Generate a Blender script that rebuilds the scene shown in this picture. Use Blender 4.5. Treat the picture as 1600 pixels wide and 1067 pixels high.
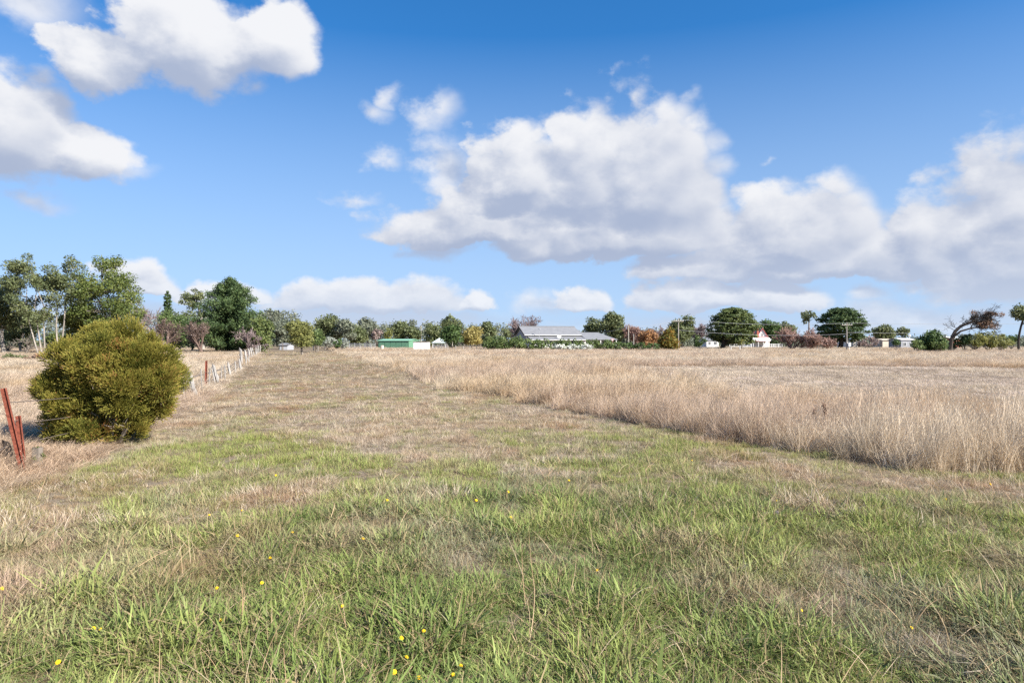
import bpy, bmesh, math, random
import numpy as np
from mathutils import Vector, Matrix

# ---------------------------------------------------------------- camera, sky, sun, exposure
scene = bpy.context.scene
for o in list(bpy.data.objects):
    bpy.data.objects.remove(o)
COL = scene.collection
EYE = 1.65                     # camera height
FPX = 1066.7                   # focal length in photograph pixels (24 mm on 36 mm)
CX, HY = 800.0, 533.0          # principal column and horizon row of the photograph

cam_d = bpy.data.cameras.new('camera')
cam_d.lens = 24.0
cam_d.sensor_width = 36.0
cam_d.clip_start = 0.05
cam_d.clip_end = 20000.0
cam = bpy.data.objects.new('camera', cam_d)
COL.objects.link(cam)
cam.location = (0, 0, EYE)
cam.rotation_euler = (math.radians(90), 0, 0)
scene.camera = cam

SUN_EL = math.radians(35.0)
SUN_AZ = math.radians(123.0)   # clockwise from the view direction (+Y): behind the camera, to the right
SUN_DIR = Vector((math.sin(SUN_AZ) * math.cos(SUN_EL), math.cos(SUN_AZ) * math.cos(SUN_EL), math.sin(SUN_EL)))

scene.render.engine = 'CYCLES'
scene.view_settings.view_transform = 'Standard'
scene.view_settings.look = 'None'
scene.view_settings.gamma = 1.0
scene.view_settings.exposure = 1.1
scene.cycles.use_denoising = False
scene.cycles.use_adaptive_sampling = False
scene.cycles.max_bounces = 5
scene.cycles.diffuse_bounces = 3
scene.cycles.glossy_bounces = 2
scene.cycles.transmission_bounces = 3
scene.cycles.transparent_max_bounces = 4
scene.cycles.caustics_reflective = False
scene.cycles.caustics_refractive = False

sun_d = bpy.data.lights.new('sun', 'SUN')
sun_d.energy = 5.0
sun_d.angle = math.radians(0.53)
sun_d.color = (1.0, 0.95, 0.87)
sun = bpy.data.objects.new('sun', sun_d)
COL.objects.link(sun)
sun.rotation_euler = (-SUN_DIR).to_track_quat('-Z', 'Y').to_euler()


class NT:
    """small helper for writing node trees"""
    def __init__(self, tree):
        self.t = tree

    def n(self, kind, **kw):
        nd = self.t.nodes.new(kind)
        for k, v in kw.items():
            setattr(nd, k, v)
        return nd

    def lk(self, a, b):
        self.t.links.new(a, b)

    def put(self, sock, v):
        if isinstance(v, bpy.types.NodeSocket):
            self.lk(v, sock)
        else:
            sock.default_value = v

    def m(self, op, *a, clamp=False):
        nd = self.n('ShaderNodeMath', operation=op, use_clamp=clamp)
        for i, v in enumerate(a):
            self.put(nd.inputs[i], v)
        return nd.outputs[0]

    def v(self, op, *a, out=0):
        nd = self.n('ShaderNodeVectorMath', operation=op)
        for i, v in enumerate(a):
            self.put(nd.inputs[i], v)
        return nd.outputs[out]

    def ss(self, x, lo, hi, a=0.0, b=1.0, kind='SMOOTHSTEP'):
        nd = self.n('ShaderNodeMapRange', interpolation_type=kind)
        self.put(nd.inputs[0], x)
        nd.inputs[1].default_value = lo
        nd.inputs[2].default_value = hi
        nd.inputs[3].default_value = a
        nd.inputs[4].default_value = b
        return nd.outputs[0]

    def mix(self, f, a, b, blend='MIX'):
        nd = self.n('ShaderNodeMix', data_type='RGBA', blend_type=blend)
        self.put(nd.inputs[0], f)
        for s, v in ((nd.inputs[6], a), (nd.inputs[7], b)):
            if isinstance(v, (tuple, list)) and len(v) == 3:
                v = (*v, 1.0)
            self.put(s, v)
        return nd.outputs[2]

    def noise(self, vec, scale, detail=3.0, rough=0.5, dims='3D'):
        nd = self.n('ShaderNodeTexNoise', noise_dimensions=dims)
        if vec is not None:
            self.put(nd.inputs['Vector'], vec)
        nd.inputs['Scale'].default_value = scale
        nd.inputs['Detail'].default_value = detail
        nd.inputs['Roughness'].default_value = rough
        return nd.outputs['Fac']


# clouds: (column, row, half width, half height, bulk) read off the photograph as directions of the sky
CLOUDS = [   # a fifth number thins a cloud; 'b' marks a flat base at that row
    (150, 92, 105, 50), (300, 60, 150, 80), (425, 58, 90, 62),
    (10, 200, 135, 100), (120, 242, 110, 46), (40, 316, 100, 24, 0.1), (40, 2, 120, 60, 0.0), (190, 258, 70, 26, 0.1),
    (586, 178, 50, 30, 0.22), (610, 150, 30, 34, 0.25), (684, 166, 50, 46, 0.08), (600, 246, 52, 24, 0.22), (560, 303, 64, 18, 0.35), (1185, 250, 30, 18, 0.4),
    (815, 296, 90, 108, 'b'), (1010, 320, 135, 180, 'b'), (915, 315, 125, 150, 'b'), (702, 270, 56, 54, -0.05),
    (760, 368, 195, 84, 'b'), (960, 385, 260, 110, 'b'), (690, 386, 60, 18, 0.0),
    (1245, 395, 190, 118, 'b'), (1290, 420, 330, 84, 'b'),
    (1600, 425, 240, 238, 'b'), (1440, 415, 110, 130, 'b'),
    (220, 452, 75, 48, 'b'), (340, 468, 110, 34, 'b'), (590, 480, 185, 54, 'b'), (560, 502, 300, 30, -0.1), (742, 478, 36, 34, 'b'),
    (905, 478, 58, 36, 'b'), (1090, 476, 115, 46, 'b'), (1210, 476, 95, 44, 'b'), (845, 474, 60, 30, 0.0),
    (1360, 460, 44, 16, 0.0), (1480, 458, 80, 18, 0.0), (1440, 496, 320, 36, 0.0), (1100, 508, 360, 30, 0.1), (250, 495, 260, 40, 0.0),
]


def sky_dir(px, py):
    az = math.atan((px - CX) / FPX)
    return az, math.atan((HY - py) / FPX * math.cos(az))


def build_world():
    w = bpy.data.worlds.new('World')
    scene.world = w
    w.use_nodes = True
    t = w.node_tree
    t.nodes.clear()
    # --- cloud field: positive inside a cloud, in (azimuth, elevation)
    g = bpy.data.node_groups.new('cloud_field', 'ShaderNodeTree')
    g.interface.new_socket('P', in_out='INPUT', socket_type='NodeSocketVector')
    g.interface.new_socket('D', in_out='INPUT', socket_type='NodeSocketVector')
    g.interface.new_socket('F', in_out='OUTPUT', socket_type='NodeSocketFloat')
    g.interface.new_socket('W', in_out='OUTPUT', socket_type='NodeSocketFloat')
    N = NT(g)
    gi, go = N.n('NodeGroupInput'), N.n('NodeGroupOutput')
    P, D = gi.outputs[0], gi.outputs[1]
    Ds = N.v('MULTIPLY', D, (1.0, 1.0, 1.35))
    wn = N.n('ShaderNodeTexNoise', noise_dimensions='3D')
    N.lk(Ds, wn.inputs['Vector'])
    wn.inputs['Scale'].default_value = 13.0
    wn.inputs['Detail'].default_value = 6.0
    wn.inputs['Roughness'].default_value = 0.58
    W = N.v('MULTIPLY_ADD', wn.outputs['Color'], (0.12, 0.070, 0), (-0.06, -0.035, 0))
    sp = N.n('ShaderNodeSeparateXYZ')
    N.lk(P, sp.inputs[0])
    low = N.ss(sp.outputs[1], 0.03, 0.22, 0.72, 1.0)
    wsc = N.n('ShaderNodeVectorMath', operation='SCALE')
    N.lk(W, wsc.inputs[0])
    N.lk(low, wsc.inputs['Scale'])
    Q = N.v('ADD', P, wsc.outputs[0])
    acc = wacc = None
    for (px, py, rx, ry, *thin) in CLOUDS:
        a, e = sky_dir(px, py)
        c = math.cos(a)
        ra, re = rx / FPX * c * c * 1.06, ry / FPX * c * 1.06
        vv = N.v('MULTIPLY_ADD', Q, (1 / ra, 1 / re, 0), (-a / ra, -e / re, 0))
        if thin and thin[0] == 'b':
            vv = N.v('MINIMUM', vv, N.v('MULTIPLY', vv, (1, 4.5, 0)))
            thin = []
        ln = N.v('LENGTH', vv, out=1)
        if thin:                                   # thin wisps keep a field of their own
            ln = N.m('ADD', ln, thin[0])
            wacc = ln if wacc is None else N.m('MINIMUM', wacc, ln)
            continue
        acc = ln if acc is None else N.m('MINIMUM', acc, ln)
    f = N.m('SUBTRACT', 1.0, acc)
    vo = N.n('ShaderNodeTexVoronoi', feature='F1')
    N.lk(N.v('ADD', Ds, N.v('MULTIPLY', wn.outputs['Color'], (0.05, 0.05, 0.05))), vo.inputs['Vector'])
    vo.inputs['Scale'].default_value = 24.0
    puff = N.m('SUBTRACT', 0.5, vo.outputs['Distance'])
    f = N.m('ADD', f, N.m('MULTIPLY', N.m('SUBTRACT', wn.outputs['Fac'], 0.5), 0.72))
    f = N.m('ADD', f, N.m('MULTIPLY', puff, 0.26))
    N.lk(f, go.inputs[0])
    N.lk(N.m('MULTIPLY_ADD', N.m('SUBTRACT', wn.outputs['Fac'], 0.5), 1.5, N.m('SUBTRACT', 1.0, wacc)), go.inputs[1])

    N = NT(t)
    geo = N.n('ShaderNodeTexCoord')
    d = geo.outputs['Generated']
    sep = N.n('ShaderNodeSeparateXYZ')
    N.lk(d, sep.inputs[0])
    az0 = N.m('ARCTAN2', sep.outputs[0], sep.outputs[1])
    # the band of sky in view goes on all round the horizon, mirrored every 76 degrees
    half = math.radians(38)
    az = N.m('SUBTRACT', N.m('PINGPONG', N.m('ADD', az0, half), 2 * half), half)
    el = N.m('ARCSINE', sep.outputs[2])

    def field(da, de):
        cb = N.n('ShaderNodeCombineXYZ')
        if da is None:
            N.lk(az, cb.inputs[0])
            N.lk(el, cb.inputs[1])
            dd = d
        else:
            N.lk(N.m('ADD', az, da), cb.inputs[0])
            N.lk(N.m('ADD', el, de), cb.inputs[1])
            c2 = N.n('ShaderNodeCombineXYZ')
            N.lk(da, c2.inputs[0])
            N.lk(de, c2.inputs[2])
            dd = N.v('ADD', d, c2.outputs[0])
        gr = N.n('ShaderNodeGroup', node_tree=g)
        N.lk(cb.outputs[0], gr.inputs[0])
        N.lk(dd, gr.inputs[1])
        return gr.outputs

    f0, wf = field(None, None)
    # the same field a little further towards the sun; low clouds are far away and look smaller
    step = N.m('MULTIPLY_ADD', N.m('MAXIMUM', el, 0.0), 0.12, 0.010)
    f1 = field(N.m('MULTIPLY', step, 0.4), step)[0]
    # --- clear sky
    sky = N.n('ShaderNodeTexSky', sky_type='NISHITA')
    sky.sun_disc = False
    sky.sun_elevation = SUN_EL
    sky.sun_rotation = SUN_AZ
    sky.altitude = 1500
    sky.air_density = 1.0
    sky.dust_density = 0.0
    sky.ozone_density = 3.0
    # looked up a little above the true height, which keeps the clean blue of dry southern air down to the horizon
    cz = N.n('ShaderNodeCombineXYZ')
    N.lk(sep.outputs[0], cz.inputs[0])
    N.lk(sep.outputs[1], cz.inputs[1])
    N.lk(N.m('MULTIPLY_ADD', N.m('MAXIMUM', sep.outputs[2], 0.0), 1.0, 0.10), cz.inputs[2])
    N.lk(N.v('NORMALIZE', cz.outputs[0]), sky.inputs[0])
    hsv = N.n('ShaderNodeHueSaturation')
    hsv.inputs['Saturation'].default_value = 1.30
    hsv.inputs['Value'].default_value = 2.0
    N.lk(sky.outputs[0], hsv.inputs['Color'])
    # --- pale air low in the sky
    clear = N.mix(N.ss(el, 0.02, 0.42, 0.88, 0.0, 'LINEAR'), hsv.outputs[0], (4.7, 6.1, 8.0))
    # --- clouds
    alpha = N.m('MAXIMUM', N.ss(f0, 0.0, 0.30), N.ss(wf, -0.05, 0.95, 0.0, 0.85))
    L = N.m('MULTIPLY_ADD', N.m('SUBTRACT', f0, f1), 0.95, N.m('MULTIPLY_ADD', f0, -0.34, 0.50))
    L = N.ss(L, 0.0, 1.0)
    ccol = N.mix(L, (3.75, 4.4, 5.9), (8.1, 8.2, 8.5))
    # far clouds near the horizon take on the colour of the air in front
    airy = N.ss(el, 0.0, 0.14, 0.45, 0.0)
    ccol = N.mix(airy, ccol, (7.0, 7.9, 9.2))
    out = N.mix(alpha, clear, ccol)
    bg = N.n('ShaderNodeBackground')
    N.lk(out, bg.inputs['Color'])
    bg.inputs['Strength'].default_value = 0.052
    wo = N.n('ShaderNodeOutputWorld')
    N.lk(bg.outputs[0], wo.inputs[0])
    w.cycles.sampling_method = 'MANUAL'
    w.cycles.sample_map_resolution = 512


build_world()

# ---------------------------------------------------------------- helpers
rng = np.random.default_rng(7)
random.seed(7)


def ground_d(py):
    return EYE * FPX / (py - HY)


def X(px, d):
    return (px - CX) / FPX * d


def Z(py, d):
    return EYE + (HY - py) / FPX * d


class MB:
    """collects quads and builds ONE mesh object"""
    def __init__(self):
        self.V, self.Q, self.A, self.n = [], [], [], 0

    def add(self, v, q, a=None):
        v = np.asarray(v, dtype=np.float64).reshape(-1, 3)
        q = np.asarray(q, dtype=np.int64).reshape(-1, 4)
        self.V.append(v)
        self.Q.append(q + self.n)
        if a is None:
            a = np.full(len(v), 0.5)
        elif np.isscalar(a):
            a = np.full(len(v), float(a))
        self.A.append(np.asarray(a, dtype=np.float64))
        self.n += len(v)
        return self

    def box(self, x0, x1, y0, y1, z0, z1, a=None):
        v = [(x0, y0, z0), (x1, y0, z0), (x1, y1, z0), (x0, y1, z0), (x0, y0, z1), (x1, y0, z1), (x1, y1, z1), (x0, y1, z1)]
        q = [(0, 3, 2, 1), (4, 5, 6, 7), (0, 1, 5, 4), (1, 2, 6, 5), (2, 3, 7, 6), (3, 0, 4, 7)]
        return self.add(v, q, a)

    def hexa(self, v, a=None):
        """eight corners, bottom ring then top ring, counter-clockwise from above"""
        q = [(0, 3, 2, 1), (4, 5, 6, 7), (0, 1, 5, 4), (1, 2, 6, 5), (2, 3, 7, 6), (3, 0, 4, 7)]
        return self.add(v, q, a)

    def tube(self, pts, rad, sides=6, a=None, cap=True):
        pts = np.asarray(pts, float)
        n = len(pts)
        rad = np.broadcast_to(np.asarray(rad, float), (n,))
        tan = np.gradient(pts, axis=0)
        tan /= np.linalg.norm(tan, axis=1)[:, None] + 1e-9
        ref = np.array([0.0, 0.0, 1.0]) if abs(tan[0][2]) < 0.9 else np.array([1.0, 0.0, 0.0])
        u = np.cross(tan, ref)
        u /= np.linalg.norm(u, axis=1)[:, None] + 1e-9
        w = np.cross(tan, u)
        ang = np.arange(sides) / sides * 2 * math.pi
        ring = u[:, None, :] * np.cos(ang)[None, :, None] + w[:, None, :] * np.sin(ang)[None, :, None]
        v = (pts[:, None, :] + ring * rad[:, None, None]).reshape(-1, 3)
        i = np.arange(n - 1)[:, None] * sides
        j = np.arange(sides)[None, :]
        k = (np.arange(sides) + 1)[None, :] % sides
        q = np.stack([i + j, i + k, i + sides + k, i + sides + j], -1).reshape(-1, 4)
        if cap and sides == 4:
            q = np.concatenate([q, [[3, 2, 1, 0]], [[(n - 1) * sides + t for t in range(4)]]])
        elif cap and sides == 6:
            b = (n - 1) * sides
            q = np.concatenate([q, [[3, 2, 1, 0], [5, 4, 3, 0]], [[b, b + 1, b + 2, b + 3], [b, b + 3, b + 4, b + 5]]])
        return self.add(v, q, a)

    def cards(self, c, sx, sy, nrm, a, spin=None):
        """flat leaf faces: centres, half sizes, normals"""
        c = np.asarray(c, float)
        n = len(c)
        nrm = nrm / (np.linalg.norm(nrm, axis=1)[:, None] + 1e-9)
        r = rng.normal(size=(n, 3)) if spin is None else spin
        u = np.cross(nrm, r)
        u /= np.linalg.norm(u, axis=1)[:, None] + 1e-9
        w = np.cross(nrm, u)
        u = u * np.broadcast_to(sx, (n,))[:, None]
        w = w * np.broadcast_to(sy, (n,))[:, None]
        v = np.stack([c - u, c - w * 0.9 + u * 0.1, c + u, c + w], 1).reshape(-1, 3)
        q = np.arange(4 * n).reshape(n, 4)
        return self.add(v, q, np.repeat(np.broadcast_to(a, (n,)), 4))

    def build(self, name, mat, parent=None, smooth=False):
        me = bpy.data.meshes.new(name)
        V = np.concatenate(self.V).astype(np.float32)
        Q = np.concatenate(self.Q).astype(np.int32)
        me.vertices.add(len(V))
        me.vertices.foreach_set('co', V.ravel())
        me.loops.add(len(Q) * 4)
        me.loops.foreach_set('vertex_index', Q.ravel())
        me.polygons.add(len(Q))
        me.polygons.foreach_set('loop_start', np.arange(0, len(Q) * 4, 4, dtype=np.int32))
        me.polygons.foreach_set('use_smooth', np.full(len(Q), bool(smooth)))
        at = me.attributes.new('v', 'FLOAT', 'POINT')
        at.data.foreach_set('value', np.concatenate(self.A).astype(np.float32))
        me.update(calc_edges=True)
        me.materials.append(mat)
        o = bpy.data.objects.new(name, me)
        if parent is not False:
            COL.objects.link(o)
            if parent is not None:
                o.parent = parent
        return o


def tag(o, label=None, cat=None, group=None, kind=None):
    for k, v in (('label', label), ('category', cat), ('group', group), ('kind', kind)):
        if v:
            o[k] = v
    return o


def empty(name, loc, rz=0.0):
    o = bpy.data.objects.new(name, None)
    o.empty_display_size = 0.2
    COL.objects.link(o)
    o.location = loc
    o.rotation_euler = (0, 0, rz)
    return o


def vnoise(x, y, seed=0):
    """value noise, 0..1, numpy"""
    xi, yi = np.floor(x).astype(np.int64), np.floor(y).astype(np.int64)
    fx, fy = x - xi, y - yi
    fx, fy = fx * fx * (3 - 2 * fx), fy * fy * (3 - 2 * fy)

    def h(a, b):
        k = (a * 374761393 + b * 668265263 + seed * 974634777) & 0xFFFFFFFF
        k = ((k ^ (k >> 13)) * 1274126177) & 0xFFFFFFFF
        return ((k ^ (k >> 16)) & 0xFFFF) / 65535.0
    return (h(xi, yi) * (1 - fx) + h(xi + 1, yi) * fx) * (1 - fy) + (h(xi, yi + 1) * (1 - fx) + h(xi + 1, yi + 1) * fx) * fy


def fbm(x, y, seed=0, octv=4):
    s, a, t = 0.0, 0.5, 0.0
    for i in range(octv):
        s = s + a * vnoise(x * 2 ** i, y * 2 ** i, seed + i)
        t += a
        a *= 0.55
    return s / t


# ---------------------------------------------------------------- materials
def new_mat(name):
    m = bpy.data.materials.new(name)
    m.use_nodes = True
    m.node_tree.nodes.clear()
    return m, NT(m.node_tree)


def finish(N, bsdf):
    o = N.n('ShaderNodeOutputMaterial')
    N.lk(bsdf, o.inputs['Surface'])


def principled(N, color, rough=0.7, spec=0.3, metal=0.0, normal=None):
    p = N.n('ShaderNodeBsdfPrincipled')
    N.put(p.inputs['Base Color'], (*color, 1.0) if isinstance(color, tuple) and len(color) == 3 else color)
    N.put(p.inputs['Roughness'], rough)
    p.inputs['Specular IOR Level'].default_value = spec
    p.inputs['Metallic'].default_value = metal
    if normal is not None:
        N.lk(normal, p.inputs['Normal'])
    return p.outputs[0]


def attr(N, name, inst=False):
    a = N.n('ShaderNodeAttribute', attribute_name=name)
    a.attribute_type = 'INSTANCER' if inst else 'GEOMETRY'
    return a


def leafy(name, dark, mid, light, trans=0.25, rough=0.55, spec=0.25):
    """foliage: colour varies leaf by leaf"""
    m, N = new_mat(name)
    v = attr(N, 'v').outputs['Fac']
    r = N.n('ShaderNodeValToRGB')
    r.color_ramp.elements[0].color = (*dark, 1)
    r.color_ramp.elements[1].color = (*light, 1)
    e = r.color_ramp.elements.new(0.5)
    e.color = (*mid, 1)
    N.lk(v, r.inputs[0])
    col = r.outputs[0]
    b = principled(N, col, rough, spec)
    tr = N.n('ShaderNodeBsdfTranslucent')
    N.lk(N.mix(0.5, col, tuple(min(1.0, c * 1.5) for c in light)), tr.inputs['Color'])
    mx = N.n('ShaderNodeMixShader')
    mx.inputs[0].default_value = trans
    N.lk(b, mx.inputs[1])
    N.lk(tr.outputs[0], mx.inputs[2])
    finish(N, mx.outputs[0])
    return m


def plain(name, color, rough=0.7, spec=0.3, vary=0.12, scale=3.0, metal=0.0, bump=0.0, stretch=(1, 1, 1)):
    """painted, weathered or wooden surface: base colour with patchy wear and fine relief"""
    m, N = new_mat(name)
    tc = N.n('ShaderNodeTexCoord').outputs['Object']
    p = N.v('MULTIPLY', tc, stretch)
    n1 = N.noise(p, scale, 5.0, 0.6)
    f = N.ss(n1, 0.3, 0.7)
    lo = tuple(c * (1 - vary) for c in color)
    hi = tuple(min(1, c * (1 + vary)) for c in color)
    col = N.mix(f, lo, hi)
    nm = None
    if bump:
        bp = N.n('ShaderNodeBump')
        bp.inputs['Strength'].default_value = bump
        bp.inputs['Distance'].default_value = 0.02
        N.lk(N.noise(p, scale * 6, 4.0, 0.6), bp.inputs['Height'])
        nm = bp.outputs[0]
    finish(N, principled(N, col, rough, spec, metal, nm))
    return m


def grass_mat(name, straw=(0.52, 0.385, 0.22), strawness=0.25, trans=0.3):
    m, N = new_mat(name)
    t = attr(N, 'tint', True).outputs['Vector']
    v = attr(N, 'v').outputs['Fac']
    # v: integer-free random per blade; a share of the blades in every tuft is dead and straw-coloured
    sel = N.ss(v, strawness - 0.04, strawness + 0.04, 1.0, 0.0)
    br = N.ss(v, 0.0, 1.0, 0.72, 1.30, 'LINEAR')
    sc = N.n('ShaderNodeVectorMath', operation='SCALE')
    N.lk(N.mix(N.m('MULTIPLY', sel, 0.8), t, straw), sc.inputs[0])
    N.lk(br, sc.inputs['Scale'])
    col = sc.outputs[0]
    b = principled(N, col, 0.55, 0.18)
    tr = N.n('ShaderNodeBsdfTranslucent')
    N.lk(col, tr.inputs['Color'])
    mx = N.n('ShaderNodeMixShader')
    mx.inputs[0].default_value = trans
    N.lk(b, mx.inputs[1])
    N.lk(tr.outputs[0], mx.inputs[2])
    finish(N, mx.outputs[0])
    return m


# ---------------------------------------------------------------- ground
EDGE = np.array([(8.0, 12.0), (8.5, 4.9), (9.8, 4.3), (11.6, 3.3), (14.4, 2.05), (17.8, 0.5), (24.4, -2.3),
                 (40, -6.9), (65, -14.6), (117, -30.7), (400, -120)])          # (distance, x) of the tall-grass edge
FENCE = np.array([(0, -4.4), (8.3, -5.9), (12, -7.0), (21, -9.65), (135, -49.0), (400, -140)])


def edge_x(y):
    return np.interp(y, EDGE[:, 0], EDGE[:, 1]) + 0.9 * (fbm(y * 0.55, y * 0 + 3.0, 5, 3) - 0.5) * np.clip(y / 12, 0.3, 1.6) + 0.55 * (fbm(y * 2.3, y * 0 + 9.0, 6, 2) - 0.5)


def fence_x(y):
    return np.interp(y, FENCE[:, 0], FENCE[:, 1])


def terrain(x, y):
    r = np.hypot(x, y)
    z = 0.10 * (fbm(x * 0.35, y * 0.35, 11, 3) - 0.5) + 0.25 * (fbm(x * 0.05, y * 0.05, 21, 2) - 0.5)
    return z * np.clip(r / 6.0, 0.25, 1.0) * np.clip((260 - r) / 100, 0, 1)


def tz(x, y):
    return float(terrain(np.array([float(x)]), np.array([float(y)]))[0])


def build_ground():
    # polar sheet: fine near the camera, out to the horizon
    rad = np.concatenate([[0.0], np.geomspace(0.6, 300, 150), [420, 700, 1500, 4000, 9000]])
    na = 240
    ang = np.arange(na) / na * 2 * math.pi
    R, A = np.meshgrid(rad, ang, indexing='ij')
    x, y = R * np.sin(A), R * np.cos(A)
    v = np.stack([x, y, terrain(x, y)], -1).reshape(-1, 3)
    i = np.arange(len(rad) - 1)[:, None] * na
    j = np.arange(na)[None, :]
    k = (np.arange(na) + 1)[None, :] % na
    q = np.stack([i + j, i + na + j, i + na + k, i + k], -1).reshape(-1, 4)
    q = q[:, ::-1]
    m, N = new_mat('paddock_soil')
    p = N.n('ShaderNodeNewGeometry').outputs['Position']
    n1 = N.noise(p, 0.35, 5, 0.6)
    n2 = N.noise(p, 4.0, 5, 0.65)
    n3 = N.noise(p, 60.0, 3, 0.6)
    c = N.mix(N.ss(n1, 0.35, 0.65), (0.155, 0.105, 0.065), (0.25, 0.19, 0.125))
    c = N.mix(N.ss(n2, 0.4, 0.7), c, (0.30, 0.245, 0.175))
    c = N.mix(N.ss(n3, 0.35, 0.75, 0.0, 0.6), c, (0.09, 0.07, 0.045))
    bp = N.n('ShaderNodeBump')
    bp.inputs['Strength'].default_value = 0.8
    bp.inputs['Distance'].default_value = 0.04
    N.lk(N.noise(p, 25.0, 5, 0.65), bp.inputs['Height'])
    finish(N, principled(N, c, 0.95, 0.1, normal=bp.outputs[0]))
    b = MB()
    b.add(v, q)
    o = b.build('ground', m, smooth=True)
    o['kind'] = 'structure'
    return o


build_ground()


# ---------------------------------------------------------------- grass
def blades(n, R, h, w, lean, curl, segs=3, up=0.0, flat=0.0, taper=0.85, bias=None, vlo=0.0, vhi=1.0):
    """n curved blades in a tuft of radius R; returns an MB"""
    b = MB()
    r = R * np.sqrt(rng.random(n))
    a = rng.random(n) * 2 * math.pi
    bx, by = r * np.cos(a), r * np.sin(a)
    H = h[0] + (h[1] - h[0]) * rng.random(n)
    W = (w[0] + (w[1] - w[0]) * rng.random(n)) * 0.5
    la = a + rng.normal(0, 0.9, n)
    if bias is not None:
        la = bias[0] + rng.normal(0, bias[1], n)
    th0 = np.abs(rng.normal(0, lean, n)) + flat
    th1 = th0 + np.abs(rng.normal(curl, curl * 0.5, n))
    side = np.stack([-np.sin(la), np.cos(la), np.zeros(n)], 1)
    tw = rng.normal(0, 0.7, n)
    dirh = np.stack([np.cos(la), np.sin(la), np.zeros(n)], 1)
    side = side * np.cos(tw)[:, None] + dirh * np.sin(tw)[:, None]
    pos = np.stack([bx, by, np.full(n, -0.015)], 1)
    rows = []
    for s in range(segs + 1):
        t = s / segs
        wd = W * (1 - taper * t ** 1.6)
        rows.append(pos - side * wd[:, None])
        rows.append(pos + side * wd[:, None])
        th = th0 + (th1 - th0) * (t + 0.5 / segs)
        step = H / segs
        pos = pos + (dirh * np.sin(th)[:, None] + np.array([0, 0, 1.0]) * np.cos(th)[:, None]) * step[:, None]
        pos[:, 2] = np.maximum(pos[:, 2], 0.006)
    V = np.stack(rows, 1).reshape(-1, 3)
    k = 2 * (segs + 1)
    base = (np.arange(n) * k)[:, None, None]
    s = np.arange(segs)[None, :, None] * 2
    Q = (base + s + np.array([0, 1, 3, 2])[None, None, :]).reshape(-1, 4)
    b.add(V, Q, np.repeat(vlo + (vhi - vlo) * rng.random(n), k))
    return b


def seed_heads(b, n, R, z, size):
    """feathery tops of tall dry grass"""
    r = R * np.sqrt(rng.random(n))
    a = rng.random(n) * 2 * math.pi
    c = np.stack([r * np.cos(a), r * np.sin(a), z[0] + (z[1] - z[0]) * rng.random(n)], 1)
    nr = rng.normal(size=(n, 3))
    nr[:, 2] *= 0.25
    up = np.tile(np.array([[0.15, 0.0, 1.0]]), (n, 1)) + rng.normal(0, 0.25, (n, 3))
    nr = nr - up * (np.sum(nr * up, 1) / np.sum(up * up, 1))[:, None]
    b.cards(c, size * 0.13, size, nr, 0.6 + 0.4 * rng.random(n), spin=up)
    return b


def scatter(name, sources, pts, idx, rot, scl, tint, label, cat, mat):
    """one stuff object: tufts on points"""
    coll = bpy.data.collections.new(name + '_tufts')
    for i, s in enumerate(sources):
        o = s.build('tuft_%02d' % i, mat, parent=False)
        o.name = '%s_tuft_%02d' % (name, i)
        coll.objects.link(o)
    me = bpy.data.meshes.new(name)
    me.vertices.add(len(pts))
    me.vertices.foreach_set('co', np.asarray(pts, np.float32).ravel())

    def at(n, kind, fld, arr, dt):
        x = me.attributes.new(n, kind, 'POINT')
        x.data.foreach_set(fld, np.asarray(arr, dt).ravel())
    at('idx', 'INT', 'value', idx, np.int32)
    at('rot', 'FLOAT_VECTOR', 'vector', rot, np.float32)
    at('scl', 'FLOAT_VECTOR', 'vector', scl, np.float32)
    at('tint', 'FLOAT_VECTOR', 'vector', tint, np.float32)
    o = bpy.data.objects.new(name, me)
    COL.objects.link(o)
    g = bpy.data.node_groups.new(name + '_scatter', 'GeometryNodeTree')
    g.interface.new_socket('Geometry', in_out='INPUT', socket_type='NodeSocketGeometry')
    g.interface.new_socket('Geometry', in_out='OUTPUT', socket_type='NodeSocketGeometry')
    N = NT(g)
    gi, go = N.n('NodeGroupInput'), N.n('NodeGroupOutput')
    ci = N.n('GeometryNodeCollectionInfo')
    ci.inputs['Collection'].default_value = coll
    ci.inputs['Separate Children'].default_value = True
    ci.inputs['Reset Children'].default_value = True
    ip = N.n('GeometryNodeInstanceOnPoints')
    ip.inputs['Pick Instance'].default_value = True

    def na(n, dt):
        x = N.n('GeometryNodeInputNamedAttribute', data_type=dt)
        x.inputs['Name'].default_value = n
        return x.outputs['Attribute']
    N.lk(gi.outputs[0], ip.inputs['Points'])
    N.lk(ci.outputs[0], ip.inputs['Instance'])
    N.lk(na('idx', 'INT'), ip.inputs['Instance Index'])
    er = N.n('FunctionNodeEulerToRotation')
    N.lk(na('rot', 'FLOAT_VECTOR'), er.inputs[0])
    N.lk(er.outputs[0], ip.inputs['Rotation'])
    N.lk(na('scl', 'FLOAT_VECTOR'), ip.inputs['Scale'])
    N.lk(ip.outputs[0], go.inputs[0])
    md = o.modifiers.new('scatter', 'NODES')
    md.node_group = g
    me.materials.append(mat)
    tag(o, label, cat, kind='stuff')
    return o


def sample(d0, d1, density, half_deg=43.0, power=0.0):
    """random ground points between two distances; density per square metre at d0, falling as distance**-power"""
    a = math.radians(half_deg)
    ds = np.linspace(d0, d1, 200)
    lam = density * (ds / d0) ** (-power) * 2 * a * ds
    cum = np.concatenate([[0], np.cumsum((lam[1:] + lam[:-1]) / 2 * np.diff(ds))])
    n = int(cum[-1])
    d = np.interp(rng.random(n) * cum[-1], cum, ds)
    t = (rng.random(n) * 2 - 1) * a
    return d * np.sin(t), d * np.cos(t)


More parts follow.
